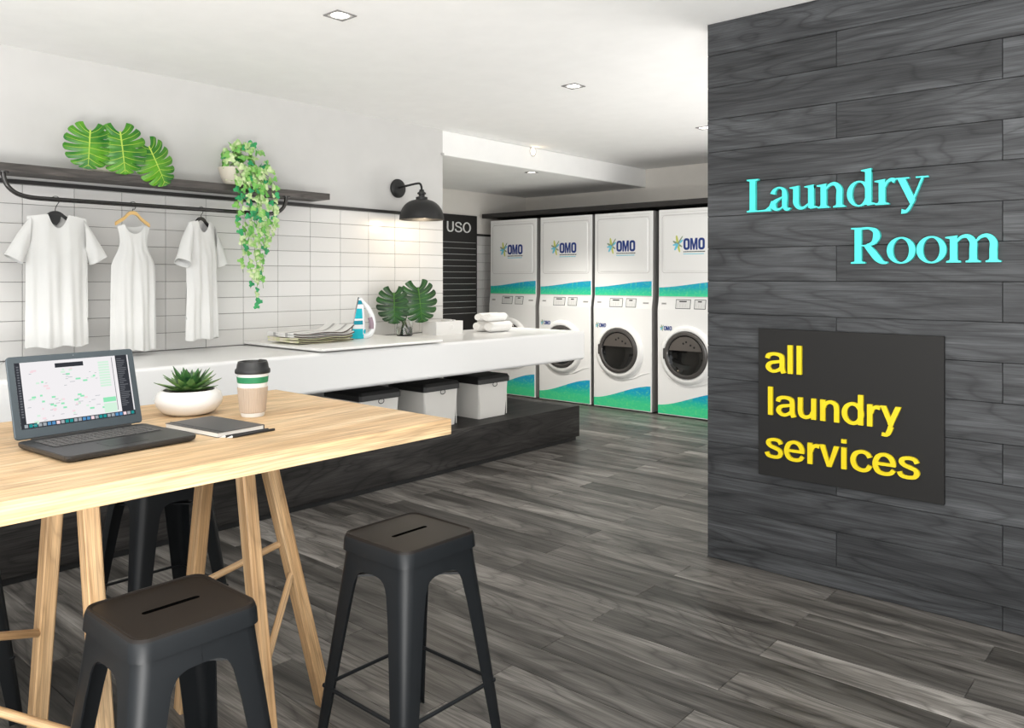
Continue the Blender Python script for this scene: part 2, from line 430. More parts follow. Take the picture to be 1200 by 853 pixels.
st(B().box(-6.73, -1.5, YM + .0, YBACK - .002, 2.137, 2.19, bev=.003).build('trim_3', 'trim'), 'black fascia shelf running above the machines', 'trim')

# ------------------------------------------------------------------ bench platform and counter
pl = thing('bench_platform', 'long low dark wood platform on the floor under the white counter', 'platform', (-4.51, 2.0, 0))
B().box(-.425, .42, -3.2, 3.55, .035, .300, bev=.003).build('body', 'plinth', pl)
B().box(-.425, .395, -3.2, 3.53, 0, .036).build('toe_kick', 'black', pl, label='black recessed toe kick')
ct = thing('counter', 'long thick white wall-mounted counter running toward the machines', 'counter', (XL, 2.0, .70))
B().box(.002, XCT - XL, -3.0, YCT - 2.0, 0, ZCT - .70, bev=.022, seg=4).build('worktop', 'counter', ct)
ib = thing('ironing_slab', 'thin white slab lying on the counter under the folded cloths and iron', 'slab', (-4.49, 3.35, ZCT))
B().box(-.44, .455, -.495, .52, .008, .026, bev=.006, seg=3).build('slab', 'board', ib)
for dx in (-.3, .3):
    for dy in (-.38, .4): B().lathe([(.015, 0), (.015, .009)], 10, cap=(True, True)).build('rubber_foot', 'black', ib, (dx, dy, 0))

# ------------------------------------------------------------------ shelf with rail
sh = thing('wall_shelf', 'long dark wood wall shelf with a clothes rail beneath, above the tiles', 'shelf', (-4.94, 2.0, 1.96))
B().box(.004, .225, -2.6, 1.405, 0, .044, bev=.002).build('shelf_board', 'shelf', sh)
rp = [(.205, -.635, 0), (.205, -.632, -.03), (.205, -.615, -.075), (.205, -.575, -.11), (.205, -.52, -.126), (.205, -.46, -.13)]
rp2 = [(x, (3.06 - 2.0) - (y + .635), z) for x, y, z in rp[::-1]]
B().tube(catmull(rp, 4) + catmull(rp2, 4), .0125, 10).build('hanging_rail', 'rail', sh, label='dark steel clothes rail curved up at both ends')
for y in (-.635, 1.06): B().lathe([(.026, -.006), (.026, 0)], 14, cap=(True, True)).build('flange', 'rail', sh, (.205, y, 0))
RAILX, RAILZ = XL + .205, 1.83

# ------------------------------------------------------------------ hangers and clothes
def hanger(y, rotz, span, mt, label, pants=False, drop=.075):
    t = thing('clothes_hanger', label, 'hanger', (RAILX, y, RAILZ), rotz, 'hangers on the rail')
    hk = [(0, 0, -drop)] + [(0, 0, -drop + .02)] + [(.021 * math.sin(a), 0, -.0005 + .0175 * -math.cos(a) * -1 * -1 + .0) for a in []]
    pts = [(0, 0, -drop), (0, 0, -drop + .025), (.010, 0, -.026), (.0185, 0, -.012), (.019, 0, .004), (.012, 0, .0155), (0, 0, .0175), (-.012, 0, .0135), (-.018, 0, .003)]
    B().tube(catmull(pts, 4), .0022, 6).build('hook', 'blackmetal', t)
    b = B()
    arm = catmull([(-span, 0, -drop - .065), (-span * .5, 0, -drop - .03), (-.02, 0, -drop), (.02, 0, -drop), (span * .5, 0, -drop - .03), (span, 0, -drop - .065)], 5)
    b.rings([[p + Vector((0, dy, dz)) for dy, dz in ((-.006, -.011), (.006, -.011), (.006, .009), (-.006, .009))] for p in arm], smooth=False)
    b.build('shoulder_bar', mt, t)
    return t
# local frame of a garment: x across (toward +Y of the room when rotz = 90 deg), -y faces the room
H1 = hanger(1.615, R(90), .125, 'black', 'black hanger holding the wide white T-shirt on the rail')
B().prism([(-.03, 0), (.03, 0), (.022, -.04), (.006, -.062), (-.02, -.052), (-.028, -.03)], lambda a, b: Vector((a, -.004, b - .078)), lambda a, b: Vector((a, .006, b - .078))).build('neck_tag', 'black', H1)
H2 = hanger(2.03, R(98), .105, 'bamboo', 'pale wooden hanger holding the white tank top dress', drop=.05)
H3 = hanger(2.45, R(115), .12, 'black', 'black wire hanger holding the narrow white T-shirt at the right', drop=.06)

def garment(name, label, loc, rotz, hw_top, hw_mid, hw_hem, top, hem, neckw, neckd, slope, sleeve=None, tank=False, seed=0, depth=.045, flare=0.0):
    t = thing(name, label, 'shirt' if not tank else 'tank top', loc, rotz, 'white garments on the rail')
    b = B(); NU, NV = 40, 36
    def hw(v):
        if tank:
            if v < .30:
                q = v / .30; arm = hw_top - .018 * math.sin(math.pi * min(1, q * 1.1)) if q < .8 else hw_top
                return arm + (hw_mid - arm) * max(0, (q - .45) / .55) ** 1.6
            q = (v - .30) / .70; return hw_mid + (hw_hem - hw_mid) * q
        return hw_top + (hw_mid - hw_top) * min(1, v / .2) if v < .2 else hw_mid + (hw_hem - hw_mid) * (v - .2) / .8
    def sheet(side):
        def f(u, v):
            x_ = (u * 2 - 1); x = x_ * hw(v)
            zt = top - slope * abs(x)
            if abs(x) < neckw: zt = min(zt, top - slope * neckw - (neckd if side < 0 else neckd * .25) * math.cos(x / neckw * math.pi / 2) ** .6)
            z = zt + (hem + .006 * math.sin(x_ * 7 + seed) - zt) * v
            d = depth * (1 - abs(x_) ** 2.6) * (.35 + .65 * min(1, v * 4))
            fold = (.012 * math.sin(x_ * 8.5 + seed + v * 1.2) + .007 * math.sin(x_ * 17 - v * 2 + seed * 2)) * min(1, v * 1.6) * (1 - abs(x_) ** 6)
            fold += .006 * noise.noise(Vector((x * 9 + seed, z * 5, side)))
            return Vector((x, side * d + fold * (1 if side < 0 else .7), z))
        return f
    b.grid(NU, NV, sheet(-1)); b.grid(NU, NV, sheet(1))
    bmesh.ops.remove_doubles(b.bm, verts=b.bm.verts[:], dist=.0006)
    b.build('body', 'cloth', t)
    if sleeve:
        co_, ci_ = sleeve            # outer and inner cuff corners (x, z)
        for sgn in (-1, 1):
            sb = B(); rg = []
            sh_, ap_ = (hw_top * .88, top - slope * hw_top * .88 - .004), (hw_top * .95, top - .20)
            for k in range(11):
                q = k / 10
                tx, tz = sh_[0] + (co_[0] - sh_[0]) * q, sh_[1] + (co_[1] - sh_[1]) * q + .012 * math.sin(math.pi * q)
                bx_, bz = ap_[0] + (ci_[0] - ap_[0]) * q, ap_[1] + (ci_[1] - ap_[1]) * q
                c = Vector((sgn * (tx + bx_) / 2, 0, (tz + bz) / 2)); ax = Vector((sgn * (tx - bx_) / 2, 0, (tz - bz) / 2))
                dd = depth * (.55 + .45 * q)
                rg.append([c + ax * math.cos(a) + Vector((0, 1, 0)) * (dd * math.sin(a) + .007 * math.sin(3 * a + seed + 5 * q) * q) for a in [2 * math.pi * i / 24 for i in range(24)]])
            inner = [[p * 1.0 + (sum((Vector(x) for x in rg[-1]), Vector()) / 24 - p) * .07 for p in rg[-1]]]
            back = [[p + (sum((Vector(x) for x in rg[-3]), Vector()) / 24 - p) * .1 for p in rg[-3]]]
            sb.rings(rg + inner + back, 0, True, (False, False)); sb.build('sleeve', 'cloth', t)
    return t
garment('t_shirt', 'wide white T-shirt at the left end of the rail, facing the room', (RAILX, 1.625, 0), R(90), .150, .153, .160, 1.757, 1.026, .048, .075, .17, sleeve=((.255, 1.525), (.17, 1.475)), seed=.4)
garment('tank_top', 'long white sleeveless tank top on the pale wooden hanger', (RAILX, 2.035, 0), R(94), .098, .132, .138, 1.732, .975, .058, .055, .32, tank=True, seed=2.2, depth=.05)
garment('t_shirt', 'narrow white T-shirt turned sideways, nearest to the trailing ivy', (RAILX, 2.452, 0), R(115), .125, .135, .15, 1.768, 1.022, .05, .07, .2, sleeve=((.205, 1.52), (.14, 1.465)), seed=4.1, depth=.055)

# ------------------------------------------------------------------ monstera leaves
def monstera_leaf(w, h, mt, vein, curl=.35, nl=6, seed=0):
    """leaf in local XY, stem joint at the origin, tip toward -y, faces +z; split lobes and pale veins"""
    b = B(); rnd = random.Random(seed)
    def outline(t):      # t 0..1 from top notch lobe round to tip -> half outline
        a = math.pi * (0.06 + .94 * t)
        x = w * .5 * math.sin(a) ** .82 * (1.05 - .16 * t)
        y = h * (.20 - .0) * 1.0 - h * (1 - math.cos(a)) * .5 * 1.0 + h * .02
        return x, y
    def lift(x, y):
        return -curl * (x * x) / (w * .5) * 1.1 - curl * .5 * (max(0, -y)) ** 2 / h + .04 * w * math.cos(y / h * 14) * 0
    for sg in (-1, 1):
        for i in range(nl):
            t0, t1 = i / nl, (i + 1) / nl
            gap = .135 / nl
            m0, m1 = -h * .72 * (i / nl) ** 1.05, -h * .72 * ((i + 1) / nl) ** 1.05
            if i == nl - 1: m1 = -h * .78
            rows = []
            for q in (0, .22, .45, .65, .82, .93, 1.0):
                g = gap * max(0, (q - .2) / .8) ** .7 * (1.0 if i else .6)
                row = []
                for k in range(5):
                    tt = t0 + g + (t1 - t0 - g * (2 if i < nl - 1 else 1)) * k / 4
                    ox, oy = outline(tt)
                    rd = 1 - .07 * (abs(k - 2) / 2) ** 3 * (q ** 4)
                    my = m0 + (m1 - m0) * k / 4
                    x = ox * q * rd; y = my + (oy - my) * (q ** .85) * (rd if oy < my else 1)
                    y -= .05 * h * math.sin(q * math.pi) * (1 - t0)
                    row.append(Vector((sg * x, y, lift(x, y) + .012 * w * math.cos((k - 2) * 1.3) * q)))
                rows.append(row)
            b.rings(rows, 0, False, (False, False))
            vp = [(r[2] + Vector((0, 0, .0022 * w / .2))) for r in rows[:-1]]
            b.tube(vp, [.0014 * w / .2 * (1 - .7 * k / 5) for k in range(len(vp))], 4, 1, False)
    mp = [Vector((0, -h * .78 * k / 8 + .01, lift(0, -h * .78 * k / 8) + .001)) for k in range(9)]
    b.tube(mp, [.0036 * w / .2 * (1 - .08 * k) for k in range(9)], 5, 1)
    return b.mesh('leaf', [mt, vein])
def place_leaf(me, parent, joint, tip_dir, normal, name='leaf'):
    """local -y -> tip_dir, local z -> normal"""
    y = -Vector(tip_dir).normalized(); z = Vector(normal); z = (z - y * z.dot(y)).normalized(); x = y.cross(z)
    o = link(name, me, parent, joint); o.rotation_euler = Matrix((x, y, z)).transposed().to_euler(); return o

mp_ = thing('potted_monstera', 'bright green monstera with three drooping split leaves on the wall shelf', 'plant', (-4.83, 1.92, 2.005))
B().lathe([(.0, 0), (.075, 0), (.095, .07), (.102, .13), (.094, .13), (.085, .10), (0, .10)], 28).build('pot', 'pot', mp_, label='cream pot behind the leaves').scale = (.95, 1.5, .8)
for (jy, jz, tip, w, h, nrm, sd) in ((-.14, .215, (.14, -.10, -1), .265, .27, (1, -.25, .30), 1), (.015, .225, (.16, .08, -1), .29, .30, (1, -.2, .28), 2), (.19, .165, (.14, .45, -1), .255, .30, (1, -.1, .35), 3)):
    j = Vector((.135 + .02 * (sd == 2), jy, jz))
    place_leaf(monstera_leaf(w, h, 'leaf_bright', 'vein', .30, 7, sd), mp_, j, tip, nrm)
    B().tube(catmull([(0, jy * .3, .08), (.04, jy * .7, jz * .75), tuple(j)], 5), .004, 6).build('stem', 'stem', mp_)

# ------------------------------------------------------------------ trailing ivy
iv = thing('potted_ivy', 'pale green trailing ivy in a cream pot on the wall shelf', 'plant', (-4.80, 2.755, 2.005))
B().lathe([(0, 0), (.055, 0), (.085, .06), (.10, .115), (.094, .115), (.08, .09), (0, .09)], 26).build('pot', 'pot', iv, (0, -.045, 0))
def ivy_leaf(mt, s=1):
    b = B(); o = [(0, 0), (.45, -.12), (.62, .28), (.36, .42), (.30, .78), (0, 1.0), (-.30, .78), (-.36, .42), (-.62, .28), (-.45, -.12)]
    vs = [b.bm.verts.new((x * .038 * s, y * .038 * s, -.006 * abs(x) * s - .004 * y * y * s)) for x, y in o]
    c = b.bm.verts.new((0, .014 * s, .002 * s))
    for i in range(len(vs)):
        f = b.bm.faces.new((c, vs[i], vs[(i + 1) % len(vs)])); f.smooth = True
    return b.mesh('leaf', mt)
IVY = [ivy_leaf('ivy_pale'), ivy_leaf('ivy_mid'), ivy_leaf('ivy_deep')]
rnd = random.Random(11)
def ivl(p, d, n, s, wts=(5, 4, 1)):
    o = place_leaf(rnd.choices(IVY, wts)[0], iv, p, -Vector(d) * -1, n); o.scale = (s, s, s)
nleaf = 0
for i in range(120):       # bushy crown spilling over the front of the pot
    a, e = rnd.uniform(0, 2 * math.pi), rnd.uniform(-.95, 1.45)
    rr = rnd.uniform(.7, 1.0)
    d = Vector((math.cos(a) * math.cos(e), math.sin(a) * math.cos(e), math.sin(e)))
    p = Vector((.04, .005, .135)) + Vector((d.x * .13, d.y * .16, d.z * .14)) * rr
    if p.z < .012: p.z = .012 + rnd.uniform(0, .05)
    if p.x < -.11: p.x = -.11 + rnd.uniform(0, .05)
    if p.z < .10 and p.x < .02: continue
    n = (d + Vector((.5, 0, .6))).normalized()
    ivl(p, (d.x * .5 + rnd.uniform(-.4, .4), rnd.uniform(-.7, .7), -.6), n, rnd.uniform(.95, 1.35)); nleaf += 1
for i in range(44):        # leaves falling over the shelf edge
    p = Vector((rnd.uniform(.10, .165), rnd.uniform(-.10, .165), rnd.uniform(-.03, .115)))
    if p.x < .135 and p.z < .06: p.x = .145
    ivl(p, (rnd.uniform(0, .4), rnd.uniform(-.6, .6), -1), (1, rnd.uniform(-.5, .5), rnd.uniform(.2, .9)), rnd.uniform(.9, 1.3), (6, 3, 1)); nleaf += 1
vines = [(-.085, -.36, .0), (-.06, -.50, .02), (-.02, -.62, -.01), (.005, -.56, .03), (.03, -.72, .01), (.06, -.58, .03), (.09, -.40, .0), (.115, -.30, .02), (.14, -.22, 0), (-.035, -.30, .035), (.045, -.35, .04)]
for (vy, vz, vx) in [(q[0] * 1.15 + .005, q[1] * 1.04, q[2]) for q in vines]:
    pts = [Vector((.06, vy * .8, .10)), Vector((.115, vy * .95, .055)), Vector((.14 + vx * .4, vy, .02)), Vector((.15 + vx * .4, vy, -.02))]
    L = -vz; k = 0
    while k < L:
        k += .05; pts.append(Vector((.15 + vx * .4 + rnd.uniform(-.01, .01), vy + .012 * math.sin(k * 14 + vy * 40), -.02 - k)))
    cv = catmull(pts, 3)
    B().tube(cv, .0016, 5).build('vine', 'stem', iv)
    z = .02
    while z > vz + .0:
        z -= rnd.uniform(.030, .050)
        c = min(cv, key=lambda q: abs(q.z - z) + (10 if q.x < .1 else 0))
        sd = rnd.choice((-1, 1))
        p = c + Vector((rnd.uniform(0, .012), sd * rnd.uniform(.004, .022), 0))
        ivl(p, (rnd.uniform(-.1, .3), sd * rnd.uniform(.2, .9), -1), (1, rnd.uniform(-.6, .6), rnd.uniform(.1, .7)), rnd.uniform(.85, 1.25), (5, 3, 2)); nleaf += 1
ivl(Vector((.155, .03, -.80)), (.1, .1, -1), (1, 0, .3), 1.05, (0, 0, 1))
B().tube([(.155, .03, -.72), (.155, .03, -.80)], .0012, 5).build('vine', 'stem', iv)

# ------------------------------------------------------------------ wall lamp
lp = thing('wall_lamp', 'black gooseneck wall lamp with a dome shade, lit, above the tiles', 'lamp', (XL, 4.225, 2.127))
RX = Matrix.Rotation(R(90), 4, 'Y')
B().lathe([(.0, 0), (.076, 0), (.076, .012), (.07, .02), (.03, .024), (.0, .024)], 32, mtx=RX).build('mount_plate', 'blackmetal', lp)
B().tube(catmull([(.02, 0, .005), (.12, 0, .014), (.235, 0, .022), (.272, 0, .016), (.288, 0, -.01), (.29, 0, -.045)], 5), .009, 12).build('arm', 'blackmetal', lp)
B().lathe([(.0, -.03), (.018, -.03), (.020, -.045), (.034, -.055), (.034, -.066), (.024, -.07), (.024, -.085), (.046, -.09), (.046, -.112), (.0, -.112)], 24).build('socket', 'blackmetal', lp, (.29, 0, 0))
prof = [(.040 + .134 * math.sin(R(a)), -.110 - .150 * (1 - math.cos(R(a)))) for a in range(0, 91, 9)] + [(.176, -.268)]
B().lathe(prof + [(r - .004, z) for r, z in prof[::-1]], 40).build('lamp_shade', 'blackmetal', lp, (.29, 0, 0))
B().lathe([(0, -.25), (.02, -.245), (.032, -.225), (.03, -.2), (.016, -.17), (.014, -.12)], 20).build('bulb', 'bulb', lp, (.29, 0, 0), label='warm glowing bulb')
lb = bpy.data.lights.new('lamp_light', 'POINT'); lb.energy = 4; lb.color = (1, .8, .55); lb.shadow_soft_size = .04
lo = bpy.data.objects.new('lamp_light', lb); COL.objects.link(lo); lo.parent = lp; lo.location = (.29, 0, -.285)

# ------------------------------------------------------------------ things on the counter
def folded(name, label, loc, rotz, W, D, layers, mt, seed, roll):
    t = thing(name, label, 'towel', loc, rotz)
    for i in range(layers):
        def f(u, v, dz):
            y = (u - .5) * W; x = (v - .5) * D
            z = .004 + i * .0155 + .004 * math.sin(u * 9 + seed + i) + .003 * math.sin(v * 6 + i * 2)
            z += roll * max(0, (u - .76) / .24) ** 2 * (1 if i == layers - 1 else .45)
            z += .006 * max(0, (.12 - u) / .12)
            return Vector((x + .004 * math.sin(u * 13 + i * 3 + seed), y, max(.001, z) + dz))
        b = B(); n = 22
        tp = [[f(k / n, q, .013) for q in (0, .25, .5, .75, 1)] for k in range(n + 1)]
        bt = [[f(k / n, q, 0) for q in (1, .75, .5, .25, 0)] for k in range(n + 1)]
        b.rings([a + c for a, c in zip(tp, bt)], 0)
        b.build('layer', mt, t)
        hb = B()
        for q in (1,):
            hb.tube([f(k / n, q, .0065) + Vector((.001, 0, .0)) for k in range(n + 1)], .0042, 6)
        hb.build('hem', 'hem', t)
    return t
zs = ZCT + .026
folded('folded_cloth', 'beige and green folded cloth with dark hems, under the striped one', (-4.55, 3.13, zs), R(2), .44, .34, 2, 'beige', 1.0, .012)
folded('folded_cloth', 'grey and white striped folded cloth on top of the beige one', (-4.56, 3.14, zs + .036), R(-1), .47, .32, 2, 'striped', 2.3, .045)
rb = B().tube([(0, 0, 0), (.3, 0, .0)], .014, 10)
# steam iron, standing on its heel
ir = thing('steam_iron', 'white and teal steam iron standing upright on its heel beside the folded cloths', 'iron', (-4.55, 3.52, zs), R(-38))
def halfw(z): return .052 * max(0, 1 - (z / .295) ** 1.9) ** .62 + .0015
b = B()
sole = [[Vector((sx * halfw(z), -.055 + .20 * z + dy, z)) for sx, dy in ((-1, 0), (1, 0), (1, .008), (-1, .008))] for z in [.004 + .29 * k / 14 for k in range(15)]]
b.rings(sole, smooth=False); b.build('soleplate', 'soleplate', ir)
b = B(); rg = []
for k in range(15):
    z = .002 + .285 * k / 14; w = halfw(z) * .96; dp = .012 + .085 * (1 - z / .30) ** .8; y0 = -.047 + .20 * z
    rg.append([Vector((w * math.cos(a), y0 + dp * max(0, math.sin(a)) ** .8, z)) for a in [math.pi * i / 16 for i in range(17)]])
b.rings(rg, 0, True); b.build('body', 'iron_body', ir)
b = B(); rg = []
for k in range(13):
    z = .03 + .21 * k / 12; w = halfw(z) * .62 + .004; dp = .016 + .090 * (1 - z / .30) ** .8; y0 = -.045 + .20 * z
    rg.append([Vector((w * math.cos(a), y0 + dp * max(0, math.sin(a)) ** .8, z)) for a in [math.pi * i / 16 for i in range(17)]])
b.rings(rg, 0, True); b.build('top_shell', 'white_pl', ir)
B().tube(catmull([(0, .035, .012), (0, .088, .03), (0, .112, .08), (0, .108, .14), (0, .085, .20), (0, .045, .255), (0, .018, .285)], 6), [.02] * 8 + [.017] * 20 + [.012] * 9, 12).build('handle', 'white_pl', ir)
B().tube(catmull([(.004, .100, .07), (.004, .100, .11), (.004, .090, .15)], 5), .0195, 10).build('grip', 'pinkgrey', ir, label='mauve grip insert')
B().lathe([(.0, 0), (.022, 0), (.024, .01), (.015, .018), (0, .018)], 16, mtx=Matrix.Rotation(R(-90), 4, 'X')).build('dial', 'teal', ir, (0, .04, .05))
B().tube(catmull([(0, -.03, .03), (-.03, -.07, .02), (-.06, -.10, .006), (-.02, -.13, .004)], 5), .003, 6).build('cord', 'black', ir)

# glass vase with two monstera leaves
vs = thing('glass_vase', 'small round glass vase holding two dark green monstera leaves', 'vase', (-4.78, 4.16, ZCT))
op = [(0, 0), (.058, 0), (.066, .012), (.067, .05), (.062, .085), (.055, .105), (.052, .12)]
B().lathe(op + [(r - .004 if r > .01 else 0, max(z, .006)) for r, z in op[::-1]], 32).build('glass_body', 'glass', vs)
B().lathe([(0, .007), (.061, .012), (.0625, .05), (.060, .07), (0, .07)], 32).build('water', 'water', vs)
for j, tip, w, h, nrm, sd, foot in (((.02, -.125, .335), (.20, -.12, -1), .28, .30, (1, -.55, .2), 5, (.0, .02, .02)), ((.10, .055, .375), (.18, .04, -1), .33, .345, (1, -.45, .25), 6, (0, -.02, .02))):
    place_leaf(monstera_leaf(w, h, 'leaf_dark', 'vein_dark', .28, 7, sd), vs, j, tip, nrm)
    B().tube(catmull([foot, (.0, j[1] * .25, .13), (j[0] * .3, j[1] * .7, .235), j], 6), .004, 7).build('stem', 'stem', vs)
for dy in (-.025, .03): B().tube(catmull([(0, dy, .012), (.015, dy * 1.2, .04), (.0, dy * .7, .075), (0, dy * .2, .115)], 4), [.013, .014, .013, .012, .012, .011, .01, .009, .008, .007, .006, .005, .004], 8).build('root', 'stem', vs)

bx = thing('storage_box', 'small white open box between the vase and the towels', 'box', (-4.72, 4.52, ZCT))
b = B(); b.box(-.085, .085, -.15, .15, 0, .006)
for a in ((-.085, -.077, -.15, .15), (.077, .085, -.15, .15), (-.077, .077, -.15, -.142), (-.077, .077, .142, .15)): b.box(*a, .004, .105, bev=.002)
b.build('body', 'ceramic', bx)
b = B(); b.lathe([(.020, 0), (.024, 0), (.024, .003), (.020, .003)], 24, mtx=Matrix.Rotation(R(90), 4, 'Y')); b.build('emblem_ring', 'board', bx, (.084, .02, .055))
for dy, hh in ((.03, .118), (.075, .112)): B().box(-.05, .05, dy, dy + .03, .01, hh, bev=.006).build('tissue', 'cloth', bx)

def towel_roll(label, loc, L, r, rotz, seed):
    t = thing('rolled_towel', label, 'towel', loc, rotz, 'rolled white towels on the counter')
    b = B(); rg = []
    for k in range(17):
        q = k / 16; y = (q - .5) * L
        e = 1 - .30 * max(0, abs(q - .5) * 2 - .78) / .22
        rg.append([Vector((r * 1.25 * e * math.cos(a) * (1 + .03 * noise.noise(Vector((q * 5, a, seed)))), y + .004 * math.sin(a * 3), r + r * e * math.sin(a) * (.97 + .06 * noise.noise(Vector((q * 4, a * 1.3, seed + 5)))))) for a in [2 * math.pi * i / 24 for i in range(24)]])
    b.rings(rg, 0); b.build('roll', 'towel', t)
    sp = B(); pts = [(r * (1.05 - .045 * i) * math.cos(i * .55) * 1.1, 0, r + r * (.9 - .04 * i) * math.sin(i * .55)) for i in range(20)]
    sp.tube([(x, L / 2 + .001, z) for x, _, z in pts], .0035, 5); sp.tube([(x, -L / 2 - .001, z) for x, _, z in pts], .0035, 5)
    sp.build('spiral_edge', 'towel', t)
    fl = B(); fl.grid(16, 6, lambda u, v: Vector((r * 1.25 * math.cos(R(20 + 70 * v)) * 1.015, (u - .5) * L * .93, r + r * math.sin(R(20 + 70 * v)) * 1.02 + .002)))
    fl.build('flap', 'towel', t)
    return t
towel_roll('front roll of the lower pair of white rolled towels', (-4.53, 4.99, ZCT), .27, .043, R(1), 1)
towel_roll('rear roll of the lower pair, behind the front one by the tiles', (-4.665, 5.00, ZCT), .27, .043, R(-2), 2)
towel_roll('upper roll at the front of the white rolled towel pile', (-4.57, 4.995, ZCT + .0845), .245, .036, R(3), 3)
towel_roll('upper roll at the back of the white rolled towel pile', (-4.675, 5.01, ZCT + .0845), .245, .035, R(-1), 4)

# ------------------------------------------------------------------ hampers below the counter
def hamper():
    t = thing('storage_hamper', '', 'hamper', (-4.45, 4.635, .30), 0, 'hampers on the dark platform')
    b = B()
    def ring(s, z, i=0): return [Vector((x, y, z)) for x, y in rrect((.36 + .03 * s) - i, (.31 + .035 * s) - i, .016, 3)]
    b.rings([ring(0, .0), ring(.1, .03), ring(1, .285), ring(1, .285, .012), ring(.1, .03, .012)], 0, True, (True, True), False); b.build('basket', 'hamper', t)
    b = B()
    b.rings([[Vector((x, y, z)) for x, y in rrect(.39 + e, .345 + e, .02, 3)] for e, z in ((.014, .272), (.022, .276), (.022, .308), (.0, .330), (-.08, .335))], 0, True, (True, True), False)
    b.build('lid', 'black', t, label='black lid')
    B().tube([(.207, .02 * math.cos(a) * 1.2, .262 + .017 * math.sin(a)) for a in [2 * math.pi * i / 16 for i in range(17)]], .0025, 6).build('ring_pull', 'blackmetal', t)
    for sy in (-1, 1): B().box(.186, .1905, sy * .155 - .003, sy * .155 + .003, .01, .27).build('seam', 'hamper', t)
    return t
h3 = hamper(); h3['label'] = 'white hamper with black lid farthest right, nearest the machines, on the dark platform'
for y, l in ((4.065, 'middle white hamper with black lid on the platform, partly behind the table corner'), (3.485, 'white hamper with black lid mostly hidden behind the table top')):
    h = copy_tree(h3); h.location.y = y; h['label'] = l

# ------------------------------------------------------------------ menu board
mb = thing('menu_board', 'tall black wall board headed USO with rows of pale lines', 'board', (XALC + .004, 6.757, 1.4))
B().box(0, .02, -.36, .296, -.75, .762, bev=.002).build('panel', 'menu', mb)
for i in range(13): B().box(.0195, .0212, -.34, .272, .431 - .0712 * i - .003, .431 - .0712 * i + .003).build('line', 'line_print', mb)


# ------------------------------------------------------------------ stacked machines
ZS, ZB, ZTOP = 1.208, 1.08, 2.10
def poly_obj(name, poly, y0, y1, mt, parent, label=None):
    b = B(); b.prism(poly, lambda a, z: Vector((a, y0(z) if callable(y0) else y0, z)), lambda a, z: Vector((a, (y1(z) if callable(y1) else y1), z)))
    return b.build(name, mt, parent, label=label)
def bandpoly(x0, x1, z0, zl, zr):
    pts = [(x0, z0), (x1, z0)]
    for k in range(13):
        q = 1 - k / 12; e = q * q * (3 - 2 * q) * .75 + q * .25; pts.append((x0 + (x1 - x0) * q, zl + (zr - zl) * e))
    return pts
def omo(parent, x0, z0, h, yf, small=False, name='logo'):
    """print: splat figure plus three heavy condensed letters and two strap lines; returns the part"""
    w = h * .60; th = .0012
    def pr(b, poly, m, lift=0): b.prism(poly, lambda a, z: Vector((a, yf, z)), lambda a, z: Vector((a, yf - th - lift, z)), m)
    fig = B(); cx, cz = x0 - h * .55, z0 + h * .52
    for k, (ang, L, wd) in enumerate(((100, .78, .26), (35, .62, .2), (150, .55, .2), (-30, .5, .18), (-75, .75, .22), (-120, .62, .24), (190, .5, .2), (55, .85, .13))):
        a = R(ang); d = Vector((math.cos(a), math.sin(a))); p = Vector((-d.y, d.x)); c = Vector((cx, cz)); l = L * h
        pts = [c - p * wd * h * .5, c + d * l * .55 - p * wd * h * .42, c + d * l * .9 - p * wd * h * .3, c + d * l, c + d * l * .9 + p * wd * h * .3, c + d * l * .55 + p * wd * h * .42, c + p * wd * h * .5]
        pr(fig, [tuple(q) for q in pts], (k * 2 + k // 3) % 3, k * .00015)
    pt = fig.build(name, ['lime', 'greygreen', 'sky'] if not small else ['greygreen', 'greygreen', 'sky'], parent)
    def O(x): 
        b = B(); o = rrect(w, h, w * .42, 5); i = rrect(w * .34, h * .62, w * .16, 5); n = len(o)
        for ins, outs in ((i, o),):
            for k in range(n):
                j = (k + 1) % n
                b.face([Vector((x + w / 2 + p[0], yf - th, z0 + h / 2 + p[1])) for p in (outs[k], outs[j], ins[j], ins[k])])
                b.face([Vector((x + w / 2 + outs[q][0], yf - t_, z0 + h / 2 + outs[q][1])) for q, t_ in ((k, 0), (j, 0), (j, th), (k, th))])
        return b
    O(x0).build('letter', 'navy', pt); O(x0 + w * 2.28 + h * .04).build('letter', 'navy', pt)
    b = B(); x = x0 + w * 1.08; W = w * 1.14
    mpoly = [(0, 0), (.23, 0), (.23, .58), (.42, 0), (.58, 0), (.77, .58), (.77, 0), (1, 0), (1, 1), (.70, 1), (.5, .42), (.30, 1), (0, 1)]
    pr(b, [(x + a * W, z0 + c * h) for a, c in mpoly], 0); b.build('letter', 'navy', pt)
    if not small:
        r_ = random.Random(3); 
        for zz, hh, mt in ((-.20, .085, 'darkprint'), (-.38, .07, 'sky')):
            b = B(); q = x0
            while q < x0 + w * 3.2:
                dq = h * r_.uniform(.09, .16); b.prism([(q, z0 + zz * h), (q + dq, z0 + zz * h), (q + dq, z0 + (zz + hh) * h), (q, z0 + (zz + hh) * h)], lambda a, z: Vector((a, yf, z)), lambda a, z: Vector((a, yf - th, z))); q += dq + h * .035
            b.build('strap_line', mt, pt)
    return pt
